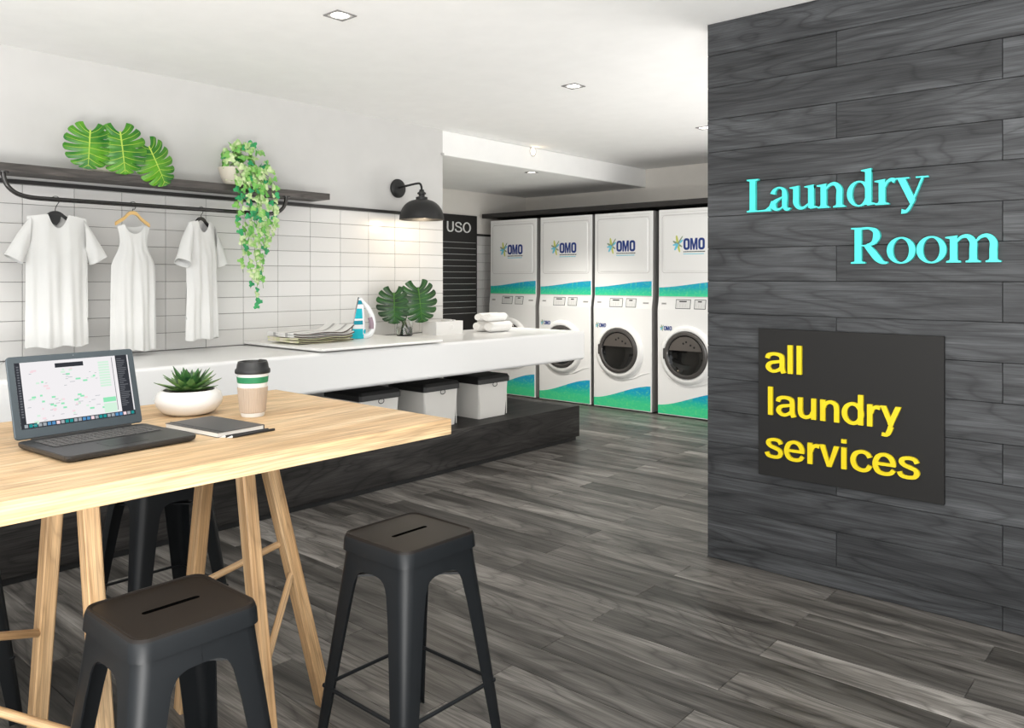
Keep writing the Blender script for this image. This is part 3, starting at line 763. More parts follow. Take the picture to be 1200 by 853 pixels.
def machine():
    t = thing('stacked_laundry_machine', '', 'washing machine', (-4.688, YM - .03, 0), 0, 'stacked machines along the back wall')
    prof = [(.038, .012), (.038, ZB), (.06, ZS), (.06, ZTOP), (.85, ZTOP), (.85, .012)]
    b = B(); W = .366
    L = [b.bm.verts.new((-W, y, z)) for y, z in prof]; Rr = [b.bm.verts.new((W, y, z)) for y, z in prof]
    for i in range(6):
        j = (i + 1) % 6; f = b.bm.faces.new((L[i], L[j], Rr[j], Rr[i])); f.material_index = 0
    for r in (L[::-1], Rr): f = b.bm.faces.new(r); f.material_index = 1
    bmesh.ops.bevel(b.bm, geom=[e for e in b.bm.edges if len({v.co.x for v in e.verts}) == 1 and max(v.co.y for v in e.verts) < .1], offset=.006, segments=2, affect='EDGES')
    b.build('cabinet', ['appliance', 'appliance_side'], t)
    for x in (-.3, .3):
        for y in (.08, .76): B().lathe([(.022, 0), (.022, .014)], 10, cap=(True, True)).build('foot', 'black', t, (x, y, 0))
    yd = .06
    b = B(); b.prism([(x, z) for x, z in rrect(.615, .548, .022, 4)], lambda a, z: Vector((a, yd, 1.747 + z)), lambda a, z: Vector((a * .992, yd - .007, 1.747 + z * .992)))
    dd = b.build('dryer_door', 'appliance', t)
    b = B(); o, i = rrect(.655, .588, .03, 4), rrect(.648, .581, .027, 4)
    for k in range(len(o)):
        j = (k + 1) % len(o); b.face([Vector((p[0], yd - .0006, 1.747 + p[1])) for p in (o[k], o[j], i[j], i[k])])
    b.build('door_seam', 'seam', t)
    B().box(-.33, .33, yd - .0012, yd, 2.045, 2.0475).box(-.33, .33, yd - .0012, yd, 2.068, 2.07).build('vent_line', 'seam', t)
    omo(t, -.078, 1.684, .117, yd - .007)
    poly_obj('graphic_band', bandpoly(-.362, .352, -.0675, .022, .087), yd, yd - .0015, 'band', t).location = (0, 0, 1.283)
    poly_obj('graphic_band', bandpoly(-.362, .352, -.145, -.062, .115), .038, .0365, 'band', t).location = (0, 0, .165)
    B().box(-.362, .362, -.0015 + yd, yd, 1.2075, 1.2115).build('split_line', 'seam', t)
    sl = lambda z: .038 + (z - ZB) / (ZS - ZB) * .022
    def onslope(name, x0, x1, z0, z1, mt, d=.002, parent=t):
        return poly_obj(name, [(x0, z0), (x1, z0), (x1, z1), (x0, z1)], lambda z: sl(z) + .001, lambda z: sl(z) - d, mt, parent)
    for x0, x1 in ((-.163, .005), (.045, .172)):
        d = onslope('display', x0, x1, 1.022 + .07, 1.132 + .055, 'darkprint', .0015)
        onslope('display_face', x0 + .006, x1 - .006, 1.098, 1.181, 'screen_lit', .003, d)
        onslope('display_bar', x0 + .04, x1 - .045, 1.160, 1.172, 'black', .004, d)
        for k in range(4): onslope('display_mark', x0 + .02 + k * .03, x0 + .023 + k * .03, 1.108, 1.14, 'seam', .004, d)
    for x0, x1 in ((-.325, -.27), (.255, .325)):
        s = onslope('coin_slot', x0, x1, 1.132, 1.150, 'seam', .002); onslope('slit', x0 + .008, x1 - .008, 1.139, 1.143, 'darkprint', .003, s)
    omo(t, -.292, .868, .045, .0375, True, 'logo_small')
    # porthole door
    AY = Matrix.Translation((-.035, .038, .628)) @ Matrix.Rotation(R(90), 4, 'X')
    dw = B().lathe([(.300, -.002), (.297, .010), (.285, .022), (.262, .030), (.246, .028), (.238, .016)], 48, mtx=AY).build('washer_door', 'appliance', t, label='white ring of the porthole door')
    B().lathe([(.240, .012), (.236, .034), (.220, .042), (.204, .040), (.196, .028)], 48, mtx=AY).build('door_rim', 'doorrim', dw)
    b = B(); b.lathe([(.198, .030), (.18, .022), (.14, .012), (.08, .004), (0, .002)], 40, mtx=AY); b.build('door_glass', 'doorglass', dw)
    b = B(); pts = []
    # upper reflection of the drum seen through the glass: a steel lens segment
    seg = [(.188 * math.cos(R(a)), .188 * math.sin(R(a))) for a in range(14, 167, 8)]
    b.prism(seg, lambda a, c: AY @ Vector((a, c, .020)), lambda a, c: AY @ Vector((a, c, .030)))
    b.build('drum_segment', 'drum', dw)
    for a, rr in ((60, .12), (85, .135), (40, .13), (100, .12)):
        B().lathe([(0, .0312), (.011, .0312), (.011, .0305)], 12, mtx=AY @ Matrix.Translation((rr * math.cos(R(a)), rr * math.sin(R(a)), 0))).build('drum_hole', 'black', dw)
    B().box(-.283, -.255, -.004, .026, .58, .69, bev=.008).build('door_handle', 'gasket', dw)
    b = B(); b.tube(catmull([(-.25, .036, .40), (-.12, .035, .335), (.02, .035, .325), (.15, .035, .35), (.25, .036, .395), (.34, .037, .42)], 6), .004, 6); b.build('front_crease', 'appliance', t)
    return t
m3 = machine()
m3['label'] = 'stacked white laundry machine third from the left, porthole fully in view'
for x, l in ((-6.247, 'stacked white laundry machine at the left end, beside the tiled alcove wall'), (-5.458, 'stacked white laundry machine second from left, porthole mostly hidden by the counter end'), (-3.885, 'stacked white laundry machine cut off by the grey plank wall')):
    c = copy_tree(m3); c.location.x = x; c['label'] = l

# ------------------------------------------------------------------ lettering on the plank wall
def ribbon(b, pts, wid, d, n=7):
    c = catmull([(x, y, 0) for x, y in pts], n); w = catmull([(k, 0, 0) for k in wid], n); L = []; Rr = []
    for i, p in enumerate(c):
        t = (c[min(i + 1, len(c) - 1)] - c[max(i - 1, 0)]).normalized(); nn = Vector((-t.y, t.x, 0)); h = max(.004, w[i].x / 2)
        L.append(p + nn * h); Rr.append(p - nn * h)
    slab(b, list(zip(L, Rr)), d)
def bumpd(b, d):
    b.k = getattr(b, 'k', 0) + 1; return d * (1 + .012 * b.k)
def slab(b, pairs, d):
    d = bumpd(b, d)
    z = Vector((0, 0, d)); b.rings([[l, r, r + z, l + z] for l, r in pairs], 0, True, (True, True), False)
def pslab(b, poly, d0):
    d = bumpd(b, d0); b.prism(poly, lambda x, y: Vector((x, y, 0)), lambda x, y: Vector((x, y, d)))
def ringlet(b, cx, cy, ro, ri, d, tilt=0):
    d = bumpd(b, d)
    n = 36; z = Vector((0, 0, d)); P = []
    for k in range(n + 1):
        a = 2 * math.pi * k / n; P.append((Vector((cx + ro[0] * math.cos(a), cy + ro[1] * math.sin(a), 0)), Vector((cx + ri[0] * math.cos(a + tilt), cy + ri[1] * math.sin(a + tilt), 0))))
    b.rings([[l, r, r + z, l + z] for l, r in P], 0, True, (False, False), False)
SW, XH, HL = .155, .70, .04
def stem(b, x, y0, y1, d, w=SW): pslab(b, [(x - w / 2, y0), (x + w / 2, y0), (x + w / 2, y1), (x - w / 2, y1)], d)
def foot(b, x, y, d, s=.15, up=1):
    pslab(b, [(x - s, y), (x + s, y), (x + s, y + HL * up), (x + SW / 2 + .015, y + HL * 1.5 * up), (x + SW / 2, y + HL * 2.6 * up), (x - SW / 2, y + HL * 2.6 * up), (x - SW / 2 - .015, y + HL * 1.5 * up), (x - s, y + HL * up)][::up], d)
def flag(b, x, y, d): pslab(b, [(x + SW / 2, y), (x + SW / 2, y - .10), (x - SW / 2, y - .10), (x - SW / 2 - .02, y - .085), (x - SW / 2 - .10, y - .065), (x - SW / 2 - .10, y - .035)], d)
D = .12
def g_L(b):
    stem(b, .17, .02, .98, D, .17); foot(b, .17, 0, D, .17); foot(b, .17, 1.0, D, .17, -1)
    pslab(b, [(.17, 0), (.70, 0), (.76, .30), (.72, .30), (.66, .15), (.55, .06), (.40, .045), (.17, .045)], D); return .78
def g_a(b):
    ribbon(b, [(.10, .50), (.14, .61), (.27, .685), (.40, .62), (.435, .48), (.435, .30), (.435, .12), (.50, .03), (.60, .06)], [.15, .10, .05, .10, .145, .145, .13, .10, .03], D)
    ribbon(b, [(.43, .42), (.30, .36), (.15, .26), (.12, .13), (.21, .04), (.33, .07), (.42, .16)], [.04, .06, .12, .15, .09, .05, .05], D); return .62
def g_u(b):
    ribbon(b, [(.15, .68), (.15, .40), (.15, .20), (.23, .06), (.36, .05), (.50, .16)], [SW, SW, .15, .11, .075, .045], D); flag(b, .15, .70, D)
    stem(b, .56, .03, .68, D); flag(b, .56, .70, D); pslab(b, [(.53, 0), (.74, .03), (.74, .06), (.64, .09), (.53, .09)], D); return .76
def g_n(b, m=False):
    stem(b, .15, .02, .66, D); flag(b, .15, .70, D); foot(b, .15, 0, D, .155)
    xs = (.56, .97) if m else (.56,)
    p = .15
    for x in xs:
        ribbon(b, [(p + .06, .54), (p + .17, .655), (p + .31, .665), (x, .52), (x, .30), (x, .04)], [.045, .075, .11, .15, SW, SW], D); foot(b, x, 0, D, .155); p = x
    return p + .185
def g_m(b): return g_n(b, True)
def g_d(b):
    ringlet(b, .33, .345, (.30, .36), (.165, .315), D, .1); stem(b, .56, .03, .98, D); flag(b, .56, 1.03, D)
    pslab(b, [(.53, 0), (.74, .03), (.74, .06), (.64, .09), (.53, .09)], D); return .76
def g_r(b):
    stem(b, .15, .02, .66, D); flag(b, .15, .70, D); foot(b, .15, 0, D, .165)
    ribbon(b, [(.21, .48), (.28, .62), (.38, .67), (.46, .63)], [.05, .07, .09, .14], D); return .50
def g_y(b):
    pslab(b, [(.04, .66), (.22, .66), (.45, .10), (.40, -.02), (.33, -.02)], D); pslab(b, [(.0, .66), (.31, .66), (.31, .70), (0, .70)], D)
    pslab(b, [(.585, .66), (.635, .66), (.40, .02), (.35, .02)], D); pslab(b, [(.46, .66), (.74, .66), (.74, .70), (.46, .70)], D)
    ribbon(b, [(.39, .07), (.33, -.09), (.24, -.21), (.13, -.21)], [.05, .06, .08, .13], D); return .70
def g_R(b):
    stem(b, .19, .02, .98, D, .17); foot(b, .19, 0, D, .175); pslab(b, [(.02, 1), (.02, .96), (.25, .93), (.45, .955), (.45, 1)], D)
    ribbon(b, [(.24, .978), (.44, .975), (.60, .90), (.64, .75), (.57, .58), (.40, .505), (.24, .50)], [.045, .06, .13, .17, .12, .05, .04], D)
    ribbon(b, [(.38, .52), (.52, .34), (.66, .14), (.78, .03), (.90, .02)], [.12, .17, .17, .10, .045], D); return .88
def g_o(b): ringlet(b, .35, .345, (.33, .36), (.185, .315), D, .12); return .70
GL = {'L': g_L, 'a': g_a, 'u': g_u, 'n': g_n, 'd': g_d, 'r': g_r, 'y': g_y, 'R': g_R, 'o': g_o, 'm': g_m}
def serif_word(word, x0, x1, z, cap, label):
    t = thing('wall_lettering', label, 'sign', (x0, YW, z), 0, 'turquoise letters on the plank wall')
    gs = []; x = 0
    for ch in word:
        b = B(); a = GL[ch](b); gs.append((b, x)); x += a - (.02 if ch != 'L' else .12)
    k = (x1 - x0) / (x * cap)
    for b, gx in gs:
        bmesh.ops.transform(b.bm, matrix=Matrix(((cap * k, 0, 0, gx * cap * k), (0, 0, -cap, 0), (0, cap, 0, 0), (0, 0, 0, 1))), verts=b.bm.verts[:])
        b.build('letter', 'turq', t)
    return t
serif_word('Laundry', -1.674, -.886, 1.717, .158, 'raised turquoise serif letters reading Laundry, upper word on the plank wall')
serif_word('Room', -1.190, -.612, 1.464, .158, 'raised turquoise serif letters reading Room, lower word on the plank wall')

# grotesque letters; ascender = 1, x-height = .725
W_ = .132
def h_l(b): stem(b, .10, 0, 1, D, W_); return .245
def h_i(b): stem(b, .10, 0, .725, D, W_); stem(b, .10, .865, 1, D, W_); return .245
def h_a(b):
    ribbon(b, [(.075, .50), (.12, .62), (.28, .668), (.44, .62), (.485, .50), (.485, .22), (.50, .10), (.535, 0)], [.12, W_, .115, W_, W_, W_, W_, W_], D)
    ribbon(b, [(.485, .425), (.33, .385), (.16, .335), (.095, .205), (.155, .085), (.27, .05), (.42, .13), (.485, .26)], [.10, .11, .12, W_, .12, .11, .11, .09], D); return .605
def h_n(b):
    stem(b, .125, 0, .725, D, W_); ribbon(b, [(.16, .46), (.20, .59), (.33, .668), (.46, .60), (.495, .44), (.495, .22), (.495, 0)], [.09, .11, .12, W_, W_, W_, W_], D); return .60
def h_u(b):
    stem(b, .48, 0, .725, D, W_); ribbon(b, [(.11, .725), (.11, .5), (.11, .27), (.15, .11), (.27, .055), (.40, .13), (.445, .26)], [W_, W_, W_, W_, .12, .11, .09], D); return .60
def h_d(b): ringlet(b, .315, .3625, (.285, .38), (.15, .265), D); stem(b, .515, 0, 1, D, W_); return .62
def h_r(b): stem(b, .125, 0, .725, D, W_); ribbon(b, [(.16, .42), (.20, .58), (.28, .65), (.385, .635)], [.09, .11, .12, .135], D); return .375
def h_y(b):
    pslab(b, [(.01, .725), (.15, .725), (.335, .16), (.29, 0), (.25, .02)], D); pslab(b, [(.52, .725), (.38, .725), (.19, .16), (.25, 0), (.28, .0)], D)
    ribbon(b, [(.27, .06), (.22, -.12), (.16, -.21), (.05, -.20)], [.135, .13, .12, .115], D); return .545
def h_v(b): pslab(b, [(.01, .725), (.15, .725), (.275, .20), (.40, .725), (.54, .725), (.335, 0), (.215, 0)], D); return .56
def h_s(b):
    ribbon(b, [(.475, .53), (.41, .64), (.27, .668), (.135, .62), (.11, .52), (.17, .43), (.30, .375), (.43, .31), (.47, .20), (.41, .085), (.26, .05), (.11, .085), (.055, .20)], [.12, .115, .11, .12, W_, .12, .125, .12, W_, .12, .11, .115, .12], D); return .545
def h_e(b):
    ribbon(b, [(.545, .20), (.47, .09), (.32, .05), (.17, .10), (.10, .26), (.10, .42), (.17, .60), (.315, .67), (.45, .61), (.525, .46), (.53, .33)], [.12, .12, .115, .13, W_, W_, .13, .115, .13, W_, W_], D)
    pslab(b, [(.10, .31), (.59, .31), (.59, .41), (.10, .41)], D); return .625
def h_c(b): ribbon(b, [(.52, .50), (.45, .62), (.32, .668), (.17, .60), (.10, .44), (.10, .28), (.17, .12), (.32, .055), (.45, .10), (.525, .24)], [.125, .12, .115, .13, W_, W_, .13, .115, .12, .125], D); return .56
def h_U(b): ribbon(b, [(.15, 1), (.15, .6), (.15, .34), (.24, .12), (.42, .06), (.60, .12), (.69, .34), (.69, .6), (.69, 1)], [.125] * 9, D); return .84
def h_S(b): ribbon(b, [(.68, .70), (.60, .87), (.40, .94), (.20, .87), (.145, .73), (.22, .60), (.42, .52), (.62, .44), (.71, .28), (.62, .12), (.41, .06), (.18, .12), (.09, .31)], [.12] * 13, D); return .80
def h_O(b): ringlet(b, .47, .5, (.41, .515), (.285, .405), D); return .94
SANS = {'l': h_l, 'i': h_i, 'a': h_a, 'n': h_n, 'u': h_u, 'd': h_d, 'r': h_r, 'y': h_y, 'v': h_v, 's': h_s, 'e': h_e, 'c': h_c, 'U': h_U, 'S': h_S, 'O': h_O}
def sans_word(word, parent, mt, origin, width, cap, u, nrm, depth):
    gs = []; x = 0
    for ch in word:
        b = B(); a = SANS[ch](b); gs.append((b, x)); x += a
    k = width / (x - .04)
    for b, gx in gs:
        for v in b.bm.verts:
            p = v.co; v.co = Vector(u) * ((p.x + gx) * k) + Vector((0, 0, 1)) * (p.y * cap) + Vector(nrm) * (depth * p.z / D)
        b.build('letter', mt, parent, origin)
sans_word('USO', mb, 'white_print', (.02, -.235, .551), .42, .124, (0, 1, 0), (1, 0, 0), .006)
sg = thing('sign_board', 'charcoal sign board with raised yellow words all laundry services', 'sign', (-1.215, YW, .813))
B().box(-.399, .399, -.022, 0, -.347, .347, bev=.002).build('panel', 'signboard', sg)
for body, x, z, w in (('all', -1.578, .957, .183), ('laundry', -1.567, .757, .588), ('services', -1.578, .554, .668)):
    sans_word(body, sg, 'yellow', (x + 1.215, -.022, z - .813), w, .132, (1, 0, 0), (0, -1, 0), .012)

# ------------------------------------------------------------------ ceiling lights
def downlight(loc, label, spot=True, size=.058, dirx=0, energy=25):
    t = thing('ceiling_light', label, 'light', loc, 0, 'recessed square ceiling lights')
    b = B(); s = size
    for a in ((-s, s, -s, -s + .009), (-s, s, s - .009, s), (-s, -s + .009, -s + .009, s - .009), (s - .009, s, -s + .009, s - .009)): b.box(*a, -.006, 0, bev=.0015)
    b.build('frame', 'lightframe', t)
    B().lathe([(0, -.001), (s * .74, -.001), (s * .74, -.003), (0, -.0035)], 24).build('lens', 'lamp_glow', t)
    B().box(-s + .009, s - .009, -s + .009, s - .009, -.001, 0).build('backing', 'board', t)
    if spot:
        l = bpy.data.lights.new('spot', 'SPOT'); l.energy = energy; l.spot_size = R(115); l.spot_blend = .8; l.color = (1, .95, .87); l.shadow_soft_size = .05
        o = bpy.data.objects.new('spot', l); COL.objects.link(o); o.parent = t; o.location = (0, 0, -.02)
    return t
downlight((-3.16, 2.34, ZC), 'square recessed ceiling light nearest the camera, above the table')
downlight((-3.16, 4.22, ZC), 'square recessed ceiling light above the open floor near the counter end')
downlight((-3.20, 6.12, ZC), 'square recessed ceiling light at the edge of the plank wall')
downlight((-5.08, 6.09, ZSOF), 'small square light under the dropped soffit', True, .05, energy=190)
t = thing('soffit_spotlight', 'small glowing round spotlight set in the upper soffit face', 'light', (-4.946, 5.945, 2.632), rot=(0, R(90), 0))
B().lathe([(.034, 0), (.046, 0), (.044, .006), (.034, .006)], 24).build('frame', 'chrome', t)
B().lathe([(0, .003), (.034, .003)], 24).build('lens', 'bulb', t)
t = thing('wall_sensor', 'tiny grey sensor at the soffit corner above the wall lamp', 'sensor', (XL, 4.722, 2.463))
B().lathe([(0, .02), (.010, .018), (.012, 0), (0, 0)], 12, mtx=RX).build('dome', 'seam', t)

# ------------------------------------------------------------------ table
tb = thing('trestle_table', 'pale oak trestle table with splayed square legs and a thick top', 'table', (-2.43, 1.01, 0))
TX, TY = -2.43, 1.01
def tw(p): return Vector((p[0] - TX, p[1] - TY, p[2]))
B().box(XTB - TX, XTF - TX, YTL - TY, YTR - TY, ZT - .052, ZT, bev=.0025).build('tabletop', 'oak', tb)
def leg(foot_, top, w0=.048, w1=.05, name='leg'):
    f, t = tw(foot_), tw(top); d = (t - f).normalized()
    a = Vector((1, 0, 0)); a = (a - d * a.dot(d)).normalized(); c = d.cross(a)
    b = B(); L = (t - f).length
    b.box(-w0 / 2, w0 / 2, -w0 * .42, w0 * .42, 0, L, bev=.004, seg=1)
    o = b.build(name, 'oak_leg', tb, f); o.rotation_euler = Matrix((a, c, d)).transposed().to_euler(); return o
def dowel(p, q, r=.011):
    p, q = tw(p), tw(q); d = (q - p).normalized()
    b = B().lathe([(r, 0), (r, (q - p).length)], 12, cap=(True, True)); o = b.build('rung', 'oak_leg', tb, p)
    o.rotation_euler = d.to_track_quat('Z', 'Y').to_euler()
ZU = ZT - .052
def trestle(y, E0, E1):
    C0, C1 = Vector((-2.50, y, 0)), Vector((-2.335, y, ZU))
    D0, D1 = Vector((-1.975, y, 0)), Vector((-2.125, y, ZU))
    for a, b in ((C0, C1), (D0, D1), (E0, E1)): leg(a, b)
    at = lambda a, b, z: a + (b - a) * (z / ZU)
    dowel(at(C0, C1, .42), at(E0, E1, .57)); dowel(at(D0, D1, .27), at(E0, E1, .475))
trestle(1.23, Vector((-2.185, 1.555, 0)), Vector((-2.20, 1.345, ZU)))
trestle(.797, Vector((-2.185, .36, 0)), Vector((-2.20, .55, ZU)))

# ------------------------------------------------------------------ stools
def stool():
    t = thing('metal_stool', '', 'stool', (0, 0, 0), 0, 'black metal bar stools')
    S, ZS_ = .288, .65
    b = B(); bm = b.bm
    out = rrect(S - .03, S - .03, .028, 6); slot = [(x, y) for x, y in rrect(.016, .135, .0078, 3)]
    vo = [bm.verts.new((x, y, ZS_ - .002)) for x, y in out]; vi = [bm.verts.new((x, y, ZS_ - .002)) for x, y in slot]
    eo = [bm.edges.new((vo[i], vo[(i + 1) % len(vo)])) for i in range(len(vo))]; ei = [bm.edges.new((vi[i], vi[(i + 1) % len(vi)])) for i in range(len(vi))]
    bmesh.ops.triangle_fill(bm, edges=eo + ei, use_beauty=True)
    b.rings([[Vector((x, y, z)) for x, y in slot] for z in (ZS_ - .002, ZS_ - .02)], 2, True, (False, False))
    lip = [(-.03, -.002, .028), (-.02, -.002, .03), (-.014, .001, .032), (-.006, .0005, .034), (0, -.006, .036), (.005, -.014, .037), (.010, -.046, .038), (.0, -.047, .036), (-.003, -.014, .034)]
    b.rings([[Vector((x, y, ZS_ + dz)) for x, y in rrect(S + e, S + e, r, 6)] for e, dz, r in lip[:5]], 0, True, (False, False))
    b.rings([[Vector((x, y, ZS_ + dz)) for x, y in rrect(S + e, S + e, r, 6)] for e, dz, r in lip[4:]], 1, True, (False, False))
    bmesh.ops.remove_doubles(bm, verts=bm.verts[:], dist=.0002)
    b.box(-.10, .10, -.11, .11, ZS_ - .024, ZS_ - .0205, 2)  # added plate below the slot, its black paints in the shade
    b.build('seat', ['stool_seat', 'stool', 'slot_shade'], t)
    hz = lambda z: .1395 + (.205 - .1395) * (1 - z / .62)
    lv = [(.635, .1385), (.60, .1425), (.561, .1465), (.5595, .114), (.556, .102), (.549, .091), (.538, .084), (.52, .078), (.45, .070), (.30, .061), (.15, .053), (.02, .046), (.0, .046)]
    def legmesh(sx, sy):
        b = B(); rg = []
        for z, w in lv:
            h = hz(z); r = .022 + .012 * min(1, max(0, (z - .2) / .35)); o = [(h - w, h)] + [(h - r + r * math.sin(R(a)), h - r + r * math.cos(R(a))) for a in (0, 22, 45, 68, 90)] + [(h, h - w)]
            i = [(h - .004, h - w)] + [(h - r + (r - .004) * math.sin(R(a)), h - r + (r - .004) * math.cos(R(a))) for a in (90, 68, 45, 22, 0)] + [(h - w, h - .004)]
            rg.append([Vector((x * sx, y * sy, z)) for x, y in o + i])
        b.rings(rg, 0, True, (True, True), True); return b
    for sx, sy in ((1, 1), (1, -1), (-1, 1), (-1, -1)):
        l = legmesh(sx, sy).build('leg', 'stool', t)
        B().box(-.018, .018, -.018, .018, 0, .008, bev=.003).build('foot_pad', 'black', l, (sx * (.205 - .02), sy * (.205 - .02), 0))
    h = hz(.20) - .006
    for a, c in (((-h, -h), (h, -h)), ((h, -h), (h, h)), ((h, h), (-h, h)), ((-h, h), (-h, -h))):
        B().tube([(a[0], a[1], .20), (c[0], c[1], .20)], .006, 8).build('rung', 'stool', t)
    h = hz(.52) - .008
    for s in (1, -1):
        z = .52 + s * .005; B().box(-h * 1.36, h * 1.36, -.012, .012, z - .003, z + .003).build('cross_brace', 'stool', t, (0, 0, 0), (0, 0, R(45 * s)))
    return t
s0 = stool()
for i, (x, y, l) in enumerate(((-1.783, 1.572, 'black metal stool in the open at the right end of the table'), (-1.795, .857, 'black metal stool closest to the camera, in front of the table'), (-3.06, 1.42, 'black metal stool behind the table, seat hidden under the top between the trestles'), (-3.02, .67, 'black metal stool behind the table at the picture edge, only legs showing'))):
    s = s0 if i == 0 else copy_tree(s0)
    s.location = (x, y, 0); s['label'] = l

# ------------------------------------------------------------------ laptop
lt = thing('laptop', 'open dark grey laptop with a bright drawing program on screen', 'laptop', (-2.478, .922, ZT), R(94.5))
W, DP = .362, .300     # local x right, -y toward the user
b = B(); b.rings([[Vector((x, y - DP / 2, z)) for x, y in rrect(W - e, DP - e, .016, 4)] for e, z in ((.02, .001), (.004, .006), (0, .012), (0, .018), (.004, .0195))], 0, True, (True, True), False)
base = b.build('base', 'laptop_base', lt)
B().box(-.15, .15, -.165, -.035, .0192, .0198).build('keyboard_well', 'key', base)
key = B().box(-.0082, .0082, -.0072, .0072, 0, .0022, bev=.0008, seg=1).mesh('key', 'keyedge'); keyk = B().box(-.0075, .0075, -.0065, .0065, .0019, .0026).mesh('key_cap', 'key')
for r in range(6):
    for k in range(16):
        if r == 5 and 4 <= k <= 8: continue
        x, y = -.1405 + k * .01873, -.045 - r * .0205
        o = link('key', key, base, (x, y, .0198))
B().box(-.1405 + 4 * .01873 - .0082, -.1405 + 8 * .01873 + .0082, -.1475 - .0072, -.1475 + .0072, .0198, .0222, bev=.0008, seg=1).build('key', 'keyedge', base)
B().box(-.055, .055, -.262, -.186, .0192, .0199).build('touchpad', 'key', base, label='black touchpad')
B().tube([(-.14, .002, .018), (.14, .002, .018)], .007, 10).build('hinge', 'key', lt)
lid = B(); HL_ = .235
lid.rings([[Vector((x, z0, y + HL_ / 2 + .006)) for x, y in rrect(W - e, HL_ - e, .010, 4)] for e, z0 in ((.004, 0), (0, .002), (0, .006), (.006, .0085))], 0, True, (True, True), False)
ld = lid.build('screen_lid', 'laptop', lt, (0, .004, .016), (R(-16), 0, 0))
def q(name, x0, x1, z0, z1, mt, lay, parent=None): return B().box(x0, x1, -.0004 - lay * .0004, .0006, z0, z1).build(name, mt, parent or ld)
sx0, sx1, sz0, sz1 = -.162, .162, .034, .222
dsp = q('display', sx0, sx1, sz0, sz1, 'scr_bg', 1)
q('tool_strip', sx0, sx0 + .014, sz0 + .012, sz1, 'scr_dark', 2, dsp); q('side_panel', sx1 - .040, sx1 - .004, sz0 + .012, sz1, 'scr_dark', 2, dsp)
q('title_tab', -.055, .025, sz1 - .022, sz1 - .009, 'scr_dark', 2, dsp); q('dock', sx0, sx1, sz0, sz0 + .014, 'scr_dark', 2, dsp); q('divider', sx1 - .052, sx1 - .0505, sz0 + .02, sz1 - .004, 'scr_grey', 2, dsp)
r_ = random.Random(21)
bb = {k: B() for k in ('scr_line', 'scr_green', 'scr_pale', 'scr_pink', 'scr_grey', 'scr_blue', 'scr_teal')}
def sq(k, x0, x1, z0, z1, lay=3): bb[k].box(x0, x1, -.0004 - lay * .0004, .0, z0, z1)
for i in range(26): x = sx0 + .008 + i * .0121; sq(['scr_bg', 'scr_blue', 'scr_teal', 'scr_pink', 'scr_line', 'scr_teal', 'scr_blue', 'scr_line'][(i * 5) % 8] if (i * 5) % 8 else 'scr_line', x, x + .009, sz0 + .0025, sz0 + .0115)
for i in range(26): z = sz1 - .012 - i * .0058; sq('scr_grey', sx1 - .037, sx1 - .037 + r_.uniform(.012, .03), z, z + .0022)
for i in range(20): z = sz1 - .014 - i * .0075; sq('scr_grey', sx0 + .004, sx0 + .010, z, z + .004)
for i in range(10): z = sz1 - .02 - i * .008; sq('scr_pale', .068, .100, z, z + .0055)
sq('scr_green', .070, .108, .082, .096); sq('scr_pale', .070, .108, .05, .078)
for cx, cz, n in ((-.105, .165, 8), (-.02, .165, 12), (.04, .165, 7), (-.06, .085, 16), (0, .085, 14), (.045, .085, 6), (-.12, .12, 6), (-.12, .07, 7)):
    for i in range(n):
        x, z = cx + r_.uniform(-.024, .02), cz + r_.uniform(-.03, .03); L = r_.uniform(.004, .014)
        k = r_.choice(['scr_line', 'scr_line', 'scr_line', 'scr_pale', 'scr_pink', 'scr_green'])
        sq(k, x, x + L, z, z + (.0012 if k == 'scr_line' else .005), 3 if k == 'scr_line' else 2.5)
for k, v in bb.items(): v.build('interface_marks', k, dsp)['kind'] = 'stuff'
B().lathe([(0, 0), (.0018, 0)], 10, mtx=Matrix.Rotation(R(90), 4, 'X')).build('webcam', 'scr_line', ld, (0, -.0003, .2335))

# ------------------------------------------------------------------ succulent, cup, notebook, pens
su = thing('potted_succulent', 'green rosette succulent in a round white bowl on the table', 'plant', (-2.655, 1.33, ZT))
op = [(0, 0), (.060, 0), (.088, .012), (.108, .036), (.111, .052), (.104, .074), (.090, .086)]
B().lathe(op + [(.084, .085), (.09, .06), (0, .055)], 40).build('bowl', 'ceramic', su)
B().lathe([(.086, .074), (.05, .082), (0, .084)], 24).build('soil', 'soil', su)
def succ_leaf(mt):
    b = B(); rg = []
    for k in range(8):
        q_ = k / 7; w = .017 * math.sin(math.pi * min(1, (.12 + .88 * q_) ** .8)) ** .9 * (1.15 - .3 * q_) + .0008; th = .0045 * (1 - .75 * q_)
        y = q_ * .1; z = .012 * q_ ** 2
        rg.append([Vector((w * math.cos(a), y, z + (th * math.sin(a) if math.sin(a) < 0 else th * .3 * math.sin(a)) + .25 * abs(w * math.cos(a)) ** 1)) for a in [2 * math.pi * i / 8 for i in range(8)]])
    b.rings(rg, 0); return b.mesh('leaf', mt)
SL = [succ_leaf('succ'), succ_leaf('succ_in')]
r_ = random.Random(4)
for n, el, s, k, off in ((10, 10, 1.0, 0, 0), (10, 28, .95, 0, 18), (9, 46, .88, 1, 5), (7, 62, .75, 1, 30), (4, 78, .55, 0, 10)):
    for i in range(n):
        a = R(360 * i / n + off + r_.uniform(-6, 6)); e = R(el + r_.uniform(-5, 5))
        o = link('leaf', SL[k], su, (.012 * math.cos(a), .012 * math.sin(a), .080 + .004 * (el / 40)))
        o.rotation_euler = (Matrix.Rotation(a - math.pi / 2, 3, 'Z') @ Matrix.Rotation(e, 3, 'X')).to_euler(); sc = s * r_.uniform(.92, 1.08); o.scale = (sc, sc, sc)

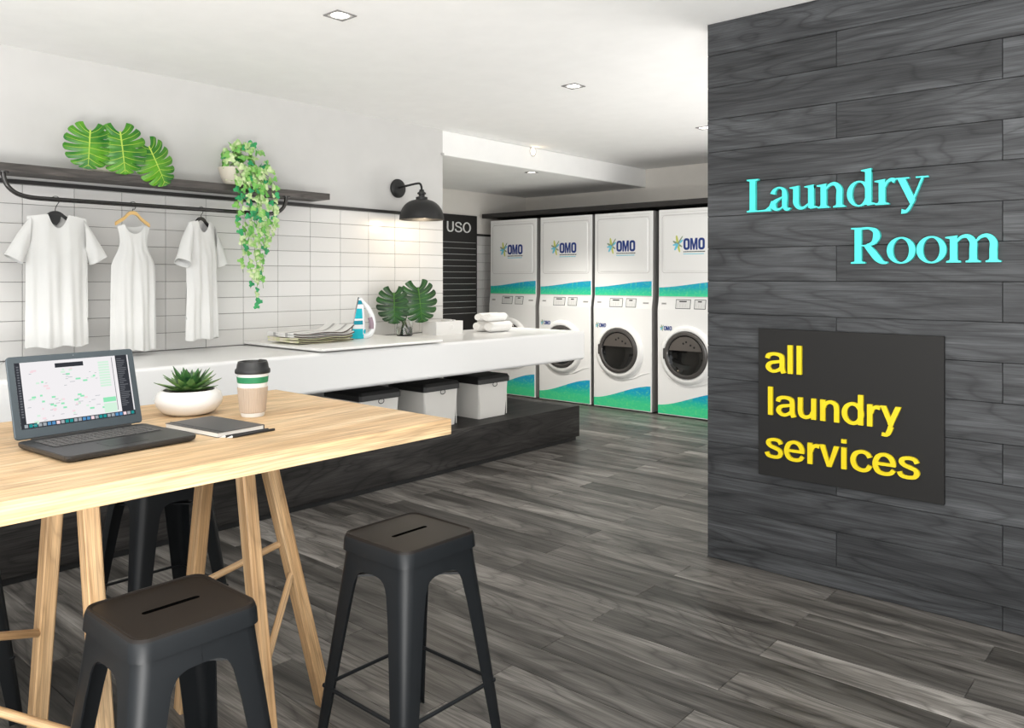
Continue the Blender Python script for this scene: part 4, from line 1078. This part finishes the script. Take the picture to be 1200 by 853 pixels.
cp = thing('coffee_cup', 'reusable coffee cup with black lid, green band and beige sleeve', 'cup', (-2.455, 1.455, ZT))
rr = lambda z: .0385 + (.052 - .0385) * z / .15
B().lathe([(0, 0), (.0365, 0), (rr(.004), .004), (rr(.15), .15), (rr(.15) - .003, .15), (rr(.01) - .003, .01), (0, .01)], 36).build('cup_body', 'cup_white', cp)
b = B(); n = 72; b.rings([[Vector(((rr(z) + e + (.0009 if (k % 2) else 0)) * math.cos(2 * math.pi * k / n), (rr(z) + e + (.0009 if (k % 2) else 0)) * math.sin(2 * math.pi * k / n), z)) for k in range(n)] for z, e in ((.014, 0), (.016, .0022), (.098, .0022), (.10, 0))], 0, True, (False, False), False)
b.build('sleeve', 'cup_sleeve', cp)
B().lathe([(rr(.115), .115), (rr(.115) + .0016, .116), (rr(.136) + .0016, .135), (rr(.136), .136)], 36).build('band', 'cup_green', cp)
b = B(); b.lathe([(rr(.145), .146), (.0575, .147), (.0585, .152), (.0575, .160), (.053, .164), (.051, .178), (.048, .186), (.044, .187), (.041, .180), (0, .178)], 36)
b.build('lid', 'black', cp)
B().box(-.02, .02, .030, .046, .178, .190, bev=.005).build('sip_spout', 'black', cp)

nb = thing('notebook', 'closed dark grey notebook with an elastic band on the table', 'notebook', (-2.335, 1.252, ZT), R(6))
B().box(-.137, .137, -.083, .083, 0, .0016, bev=.0006).box(-.137, .137, -.083, .083, .0135, .0152, bev=.0006).box(-.137, .137, .081, .0835, 0, .0152, bev=.0007).build('cover', 'notecover', nb)
B().box(-.134, .134, -.081, .081, .0016, .0135).build('pages', 'paper', nb)
B().box(-.1375, .1375, -.066, -.060, .0150, .0160).build('elastic', 'black', nb)
for i, (x, l) in enumerate(((-2.172, 'black pencil next to the notebook edge, farther of the two'), (-2.153, 'black pencil nearer the table front, nearer of the two'))):
    p = thing('pencil', l, 'pencil', (x, 1.180 + i * .012, ZT + .0042), R(3 + i), 'black pencils on the table')
    RY = Matrix.Rotation(R(-90), 4, 'X')
    B().lathe([(0, .018), (.0040, .018), (.0040, .165), (0, .166)], 6, mtx=RY, smooth=False).build('barrel', 'black', p)
    B().lathe([(.0004, 0), (.0012, .005), (.0040, .018)], 8, mtx=RY).build('tip', 'paper', p, label='pale sharpened tip')
